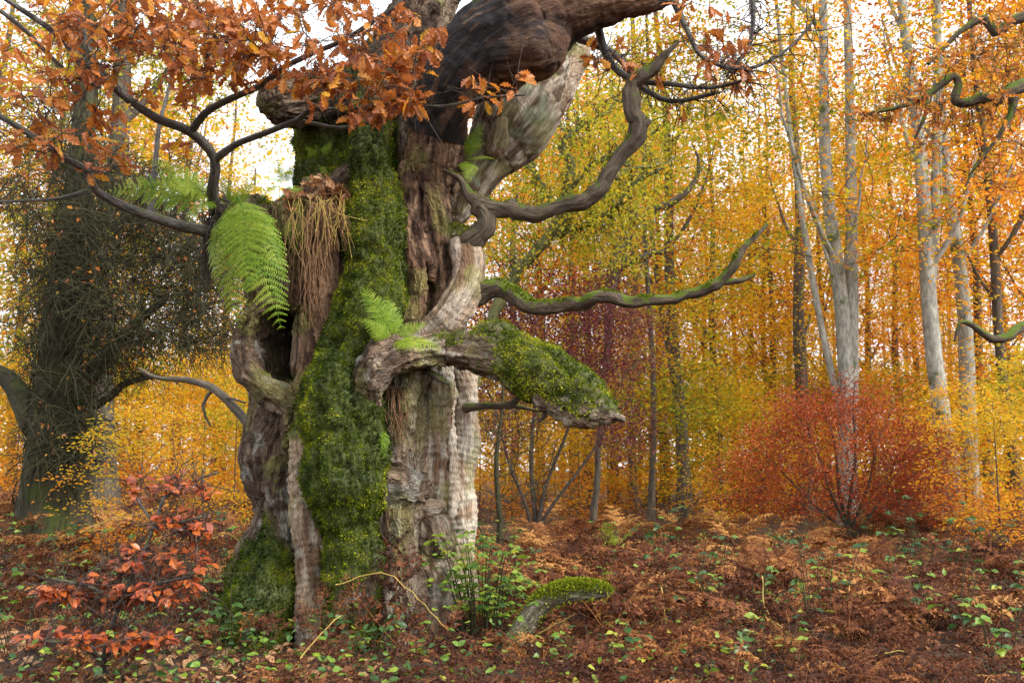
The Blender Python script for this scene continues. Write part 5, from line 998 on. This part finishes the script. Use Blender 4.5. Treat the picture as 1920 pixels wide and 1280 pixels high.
# the rest of the bed, joined
def scatter_joined(name, protos, pts, scales, rng, mat, dt=None):
    pr = [arr(m_) for m_ in protos]; V = []; F4 = []; F3 = []; T = []; o = 0
    for i, p in enumerate(pts):
        v, a, b_, t = pr[int(rng.integers(0, len(pr)))]; an = rng.uniform(0, 6.28); e = rng.uniform(.05, 1.1); ax = np.array([math.cos(an) * math.cos(e), math.sin(an) * math.cos(e), math.sin(e)]); nr = norm(np.array([-math.cos(an) * math.sin(e), -math.sin(an) * math.sin(e), math.cos(e)]) + rng.normal(0, .3, 3))
        V.append(v @ rotm(ax, nr).T * scales[i] + p); F4.append(a + o); F3.append(b_ + o); T.append(np.clip(t + (dt[i] if dt is not None else 0) + rng.normal(0, .12), 0, 1)); o += len(v)
    return mesh(name, np.vstack(V).astype(np.float32), [np.vstack(F4), np.vstack(F3)], mat, False, {'tint': ('FLOAT', np.concatenate(T))})
n = 3000; d = 5.8 + 34 * rg.random(n) ** 1.7; px = rg.uniform(-80, 2000, n); n2 = 900; n += n2; d = np.concatenate([d, 4.5 + 30 * rg.random(n2) ** 1.5]); px = np.concatenate([px, np.where(rg.random(n2) < .5, rg.uniform(-700, -80, n2), rg.uniform(2000, 2700, n2))]); pts = np.array([on_ground(a, b_) for a, b_ in zip(px, d)]); keep = np.array([not blocked(q[0], q[1]) for q in pts]) & ~((px < 470) & (d < 9.5) & (rg.random(n) < .6))
pts = pts[keep]; d = d[keep]; sc = np.where(d < 9, .42, .62) * rg.uniform(.6, 1.3, len(d)); pts[:, 2] += rg.uniform(0, .15, len(d))
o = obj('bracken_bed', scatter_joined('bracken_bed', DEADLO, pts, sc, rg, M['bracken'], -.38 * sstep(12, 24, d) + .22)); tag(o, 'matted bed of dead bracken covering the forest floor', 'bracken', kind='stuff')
# dead fronds leaning on the oak's foot, green ferns among the bracken
for (bx, by, bd), tips in [((745, 1180, 8.4), [(735, 960, 8.55), (640, 1075, 8.3), (800, 1120, 8.3)]), ((600, 1200, 8.4), [(610, 1075, 8.6), (560, 1120, 8.4), (660, 1100, 8.5)]), ((820, 1230, 8.2), [(770, 1130, 8.3), (870, 1120, 8.3), (720, 1170, 8.1)]), ((640, 1290, 7.7), [(690, 1200, 7.8), (600, 1180, 7.8), (650, 1190, 7.6)])]:
    b = P(bx, by, bd); b[2] = min(b[2], float(ground_z(b[0], b[1])) + .1); t = thing('bracken', 'withered dark bracken leaning against the foot of the oak', 'fern', b, 'bracken against the foot of the oak')
    for tx, ty, td in tips:
        v = P(tx, ty, td) - b; L = np.linalg.norm(v); nr = norm(np.array([0, -1, .35]) + rg.normal(0, .2, 3)); o = bpy.data.objects.new('frond', DEAD[int(rg.integers(1, 5))]); COL.objects.link(o); o.parent = t; o.matrix_basis = frame_matrix(np.zeros(3), norm(v + nr * L * .25), nr, L * 1.05)
for px, d, s, nf, lb in [(1130, 11.5, .55, 4, 'upright green fern behind the mossy hooked stump'), (1225, 10.4, .4, 3, 'small green fern among the brown bracken right of the hooked stump'), (1145, 17, .9, 3, 'pale yellow-green fern in the bracken behind the hooked stump'), (1480, 10, .5, 3, 'green fern frond beside the bright bramble')]:
    t = thing('fern', lb, 'fern', on_ground(px, d), None, 0, s)
    for ax, nr, s2 in plant_frames(nf, rg, (.9, 1.3)):
        o = bpy.data.objects.new('frond', GREENF[int(rg.integers(0, 2))]); COL.objects.link(o); o.parent = t; o.matrix_basis = frame_matrix(np.zeros(3), ax, nr, s2)

# ------------------------------------------------------------------ brambles and herbs
def bramble(label, px, d, rx, ry, h, nst, nlf, size, tone, group=None, joined=False, z=None):
    h *= 1.3; size *= 1.2
    b = on_ground(px, d); t = thing('bramble', label, 'bramble', b, group); tb = Tubes(); items = []
    for _ in range(nst):
        a = rg.uniform(0, 6.28); r = rg.uniform(.4, 1); e = np.array([math.cos(a) * rx * r, math.sin(a) * ry * r, h * rg.uniform(.35, 1)]); s = np.array([e[0] * .35, e[1] * .35, -.03]); q = np.linspace(0, 1, 9)[:, None]
        mid = (s + e) / 2 + [0, 0, h * .5]; pts = (1 - q) ** 2 * s + 2 * q * (1 - q) * mid + q ** 2 * e; tb.add(pts, np.linspace(.0045, .002, 9), 4)
        for _ in range(max(1, nlf // nst // 3)):
            p = pts[rg.integers(2, 9)] + rg.normal(0, .02, 3); da = rg.uniform(0, 6.28); dr = np.array([math.cos(da), math.sin(da), .1]); up = norm(np.array([0, -.35, 1]) + rg.normal(0, .35, 3)); sz = size * rg.uniform(.6, 1.3)
            pet = p + dr * sz * .6; k = int(rg.choice(6, p=tone))
            for ang in (-1.15, 0, 1.15):
                c_, s_ = math.cos(ang), math.sin(ang); v = np.array([dr[0] * c_ - dr[1] * s_, dr[0] * s_ + dr[1] * c_, -.12 + rg.normal(0, .12)]); items.append((k, pet + v * sz * .05, v, up, sz * (1.1 if ang == 0 else .9)))
    obj('stems', tb.build('stems', M['greentwig']), t)
    if joined:
        V, F, T = merge_leaves(HERB, items, 0); obj('leaves', mesh('leaves', V, F, M['herb'], False, {'tint': ('FLOAT', T)}), t)
    else:
        for k, p, ax, nr, s in items:
            o = bpy.data.objects.new('leaf', HERB[k]); COL.objects.link(o); o.parent = t; o.matrix_basis = frame_matrix(p, ax, nr, s)
BR = [.3, .25, .3, .1, .0, .05]; DK = [.05, .1, .0, .4, .42, .03]; MX = [.2, .2, .2, .2, .15, .05]
bramble('thick bright green bramble at the right foot of the oak', 905, 8.75, .55, .35, .8, 60, 1000, .05, BR)
bramble('low dark-leaved bramble in front of the oak foot', 690, 7.9, .5, .25, .38, 9, 60, .06, DK)
bramble('bramble with large dark leaves at the mossy left foot of the oak', 440, 7.9, .35, .3, .5, 9, 66, .06, DK)
bramble('yellow-green bramble sprays in the middle of the bracken right of the stump', 1640, 9.6, .85, .4, .55, 14, 110, .075, BR)
bramble('dark green bramble mound under the red shrub', 1740, 13, .8, .5, .95, 20, 150, .075, DK)
bramble('round dark green bramble bush in the bracken behind the hooked stump', 1245, 14.5, .5, .4, .8, 16, 120, .07, DK)
bramble('light green bramble beside the hooked stump', 1035, 10.2, .35, .3, .55, 8, 48, .06, BR)
bramble('bramble in the lower right corner with dark and yellow leaves', 1850, 7.6, .6, .3, .5, 12, 84, .065, MX)
bramble('bramble leaves in the bracken below the hooked stump', 1120, 7.4, .5, .25, .36, 9, 60, .055, MX)
bramble('bramble trailing through the bracken at the bottom right', 1420, 7.3, .6, .25, .34, 9, 66, .055, MX)
bramble('yellow-green herbs between the copper sapling and the oak', 410, 10.2, .5, .5, .55, 16, 130, .05, BR)
bramble('dark leaved bramble at the left edge under the twiggy tree', 60, 11.5, .8, .6, .6, 16, 130, .06, MX)
bramble('dark bramble in the lower left corner behind the copper sapling', 60, 8.3, .6, .5, .4, 12, 90, .05, MX)
bramble('green herbs under the copper leaved sapling', 330, 8.3, .5, .4, .4, 14, 100, .05, MX)
bramble('glossy dark bramble left of the oak behind the sapling', 440, 12.5, .35, .3, .75, 8, 60, .07, DK)
bramble('mixed green bramble on the slope left of the oak', 210, 12.5, .8, .5, .55, 14, 110, .06, MX)
for px, d in [(1330, 12), (1560, 12), (1480, 16), (1680, 16), (1880, 11), (1390, 9.2), (1530, 8.4), (1760, 9.0), (1000, 13), (1120, 19), (1290, 9.5), (930, 17), (1600, 19), (1850, 15), (1200, 12), (960, 9.7)]:
    bramble('patch of green bramble showing through the bracken ' + beside(on_ground(px, d)), px, d, rg.uniform(.35, .7), .3, rg.uniform(.45, .75), 10, 80, .058, MX if rg.random() < .6 else DK, 'bramble patches in the bracken', True)
for px, d in [(20, 15), (150, 10), (260, 15.5), (330, 12), (480, 15), (120, 14), (-20, 9.5), (250, 9.2)]:
    bramble('patch of green herbs ' + beside(on_ground(px, d)), px, d, rg.uniform(.35, .7), .3, rg.uniform(.35, .6), 10, 80, .055, MX, 'herb patches left of the oak', True)
# ground herbs, too many to count
n = 10500; d = 6.0 + 22 * rg.random(n) ** 1.5; px = rg.uniform(-450, 2400, n); cl = fbm(np.stack([(px - 960) / FPX * d * .9, d * .9, 0 * d], 1), 6, 3); w = np.where(px < 520, .42, .52); k = cl > w; px, d = px[k], d[k]
pts = np.array([on_ground(a, b_) for a, b_ in zip(px, d)]); k = np.array([not blocked(q[0], q[1]) for q in pts]); pts = pts[k]; pts[:, 2] += rg.uniform(.05, .55, len(pts)) * rg.random(len(pts)) ** .6
items = [(int(rg.choice(6, p=MX)), q, rg.normal(0, 1, 3) * [1, 1, .3], norm(rg.normal(0, .4, 3) + [0, -.3, 1]), rg.uniform(.035, .075)) for q in pts]
V, F, T = merge_leaves(HERB, items, 0); o = obj('ground_herbs', mesh('ground_herbs', V, F, M['herb'], False, {'tint': ('FLOAT', T)})); tag(o, 'small green herbs and seedlings covering the ground', 'herbs', kind='stuff')
# fallen leaves: the ones that show are pieces of the ground, the rest a litter layer
items = []
for _ in range(3600):
    d = 6.5 + 12 * rg.random() ** 1.6; px = rg.uniform(-60, 1980) if rg.random() < .45 else rg.uniform(-60, 700); p = on_ground(px, d)
    if blocked(p[0], p[1]): continue
    p[2] += rg.uniform(.01, .06); items.append((int(rg.integers(0, 6)), p, rg.normal(0, 1, 3) * [1, 1, .25], norm(rg.normal(0, .3, 3) + [0, -.1, 1]), rg.uniform(.07, .13)))
items.sort(key=lambda it: it[1][1] + (0 if it[1][0] < -1.2 else 3))
for k, p, ax, nr, s in items[:150]:
    o = bpy.data.objects.new('leaf', FALLEN[k]); COL.objects.link(o); o.parent = ground; o.matrix_basis = frame_matrix(p, ax, nr, s)
V, F, T = merge_leaves(FALLEN, items[150:], 0); o = obj('leaf_litter', mesh('leaf_litter', V, F, M['litter'], False, {'tint': ('FLOAT', T)})); tag(o, 'brown fallen leaves lying on the forest floor', 'leaf litter', kind='stuff')
# straw-coloured bracken stalks
for (a, b_, c_) in [((630, 1095, 8.2), (730, 1078, 8.1), (840, 1180, 8.0)), ((540, 1270, 7.3), (580, 1210, 7.4), (640, 1150, 7.6)), ((990, 1200, 7.9), (1040, 1170, 7.8), (1080, 1150, 7.7)), ((150, 1000, 9), (200, 975, 9), (265, 962, 9)), ((1430, 1080, 8.6), (1440, 1150, 8.4), (1530, 1230, 8)), ((1600, 1240, 7.4), (1700, 1220, 7.4), (1780, 1270, 7.2)), ((400, 1010, 9.6), (430, 1000, 9.5), (480, 1045, 9.3)), ((1240, 1100, 9), (1246, 1150, 8.9), (1255, 1200, 8.8))]:
    q = catmull(np.array([P(*a), P(*b_), P(*c_)]), .06); q += rg.normal(0, .004, q.shape); t_ = Tubes(); t_.add(q, np.linspace(.006, .0035, len(q)), 5); o = obj('bracken_stalk', t_.build('bracken_stalk', bpy.data.materials['straw'])); tag(o, 'bare straw-coloured bracken stalk arching over the undergrowth', 'stalk', 'bare bracken stalks')

# ------------------------------------------------------------------ copper-leaved beech sapling, lower left
b = on_ground(205, 7.4); t = thing('beech_sapling', 'young beech with glossy copper-red leaves in flat tiers in the lower left', 'sapling', b)
CB = [[(205, 1330, 7.4, 6), (195, 1230, 7.35, 5), (230, 1120, 7.3, 4), (262, 1050, 7.4, 3.5), (290, 985, 7.5, 3), (308, 930, 7.6, 3.5), (330, 890, 7.7, 2.5)], [(198, 1240, 7.35, 5), (150, 1210, 7.1, 4), (80, 1200, 6.9, 2.5)], [(200, 1225, 7.35, 5), (260, 1205, 7.1, 4), (340, 1190, 7.0, 2.5)], [(225, 1130, 7.3, 5), (170, 1100, 7.1, 3.5), (100, 1085, 7.0, 2.5)], [(235, 1115, 7.3, 4), (290, 1095, 7.2, 3), (360, 1080, 7.1, 2)], [(285, 990, 7.5, 4), (330, 980, 7.4, 3), (390, 965, 7.4, 2)], [(305, 935, 7.6, 3), (350, 905, 7.6, 2.5), (410, 885, 7.6, 2)], [(290, 985, 7.5, 3), (255, 930, 7.6, 2.5), (245, 895, 7.6, 2)]]
rt, tb, items = leafy(CB, [(190, 1192, 155, 22, 6.8, 7.5, 70), (190, 1105, 120, 26, 6.9, 7.5, 56), (300, 1105, 90, 25, 7.0, 7.5, 34), (300, 1045, 100, 30, 7.1, 7.7, 40), (340, 975, 60, 22, 7.3, 7.7, 26), (330, 905, 85, 20, 7.4, 7.8, 22), (250, 915, 30, 20, 7.5, 7.8, 5), (360, 1010, 50, 20, 7.2, 7.6, 8)], None, None, rg, (3, 5), sz=(.065, .095))
sp = []
for k, q in enumerate(rt):
    t_ = Tubes(); t_.add(q[:, :3], np.maximum(q[:, 3], .003), 7, .15, 80 + k); sp.append((obj('stem' if k == 0 else 'branch', t_.build('stem', M['branch'], b), t), q[:, :3]))
tw = obj('twigs', tb.build('twigs', M['twig'], b), sp[0][0]); tw['kind'] = 'stuff'
items = [(k % 5, p, np.asarray(ax) * [1, 1, .35] + [0, -.15, -.12], norm(rg.normal(0, .28, 3) + [0, -.45, 1]), s) for k, p, ax, nr, s in items]
hang_leaves(items, sp, b, 300, COPPER, 'leaf', 'foliage', None)

# ------------------------------------------------------------------ the mossy hooked stump
pts = [(945, 1245, 8.35, 24), (965, 1200, 8.3, 23), (990, 1160, 8.3, 21), (1018, 1128, 8.3, 20), (1050, 1112, 8.28, 20), (1085, 1106, 8.25, 20), (1115, 1106, 8.22, 17), (1138, 1108, 8.2, 10), (1143, 1109, 8.2, 3)]
b = on_ground(950, 8.35); t = thing('hooked_stump', 'short hooked grey stump with a bright moss cap rising from the bracken', 'stump', b)
Q = catmull(strand_world(pts), .02); tb = Tubes(); tb.add(Q[:, :3], Q[:, 3], 28, .3, 12); V = np.vstack(tb.V); g_ = np.vstack(tb.G)
V += (V - np.repeat(Q[:, :3], 28, 0)) * (.35 * (fbm(g_ * [28, 28, 5], 5, 3) - .5)[:, None]); col = np.full((len(V), 4), 1.0); cc = np.empty((len(V), 3)); cc[:] = (.26, .23, .17); cc = mixc(cc, (.12, .09, .06), sstep(.45, .6, fbm(g_ * [30, 30, 4], 6, 3))); cc = mixc(cc, (.16, .19, .07), sstep(.45, .62, fbm(V * 9, 7, 3)) * .8); col[:, :3] = cc
obj('wood', mesh('wood', V - b, np.vstack(tb.F), M['oakwood'], True, {'grain': ('FLOAT_VECTOR', g_), 'col': ('FLOAT_COLOR', col)}), t)
F_ = np.vstack(tb.F); Nn = vnormals(V.astype(np.float32), F_); sx = np.repeat(np.linspace(0, 1, len(Q)), 28); w = sstep(.0, .6, Nn[:, 2]) * sstep(.42, .6, sx) + .03 * (sx > .3); k = rg.choice(len(V), 5200, p=w / w.sum()); p = V[k] + rg.normal(0, .006, (5200, 3))
V2, F2, T2 = leaf_cards(p, norm(Nn[k] + rg.normal(0, .5, (5200, 3))), rg.normal(0, 1, (5200, 3)), .022 * rg.uniform(.6, 1.5, 5200), .5, np.clip(.75 + rg.normal(0, .15, 5200), 0, 1), .1); o = obj('moss', mesh('moss', V2 - b, F2, M['moss'], False, {'tint': ('FLOAT', T2)}), t); o['kind'] = 'stuff'
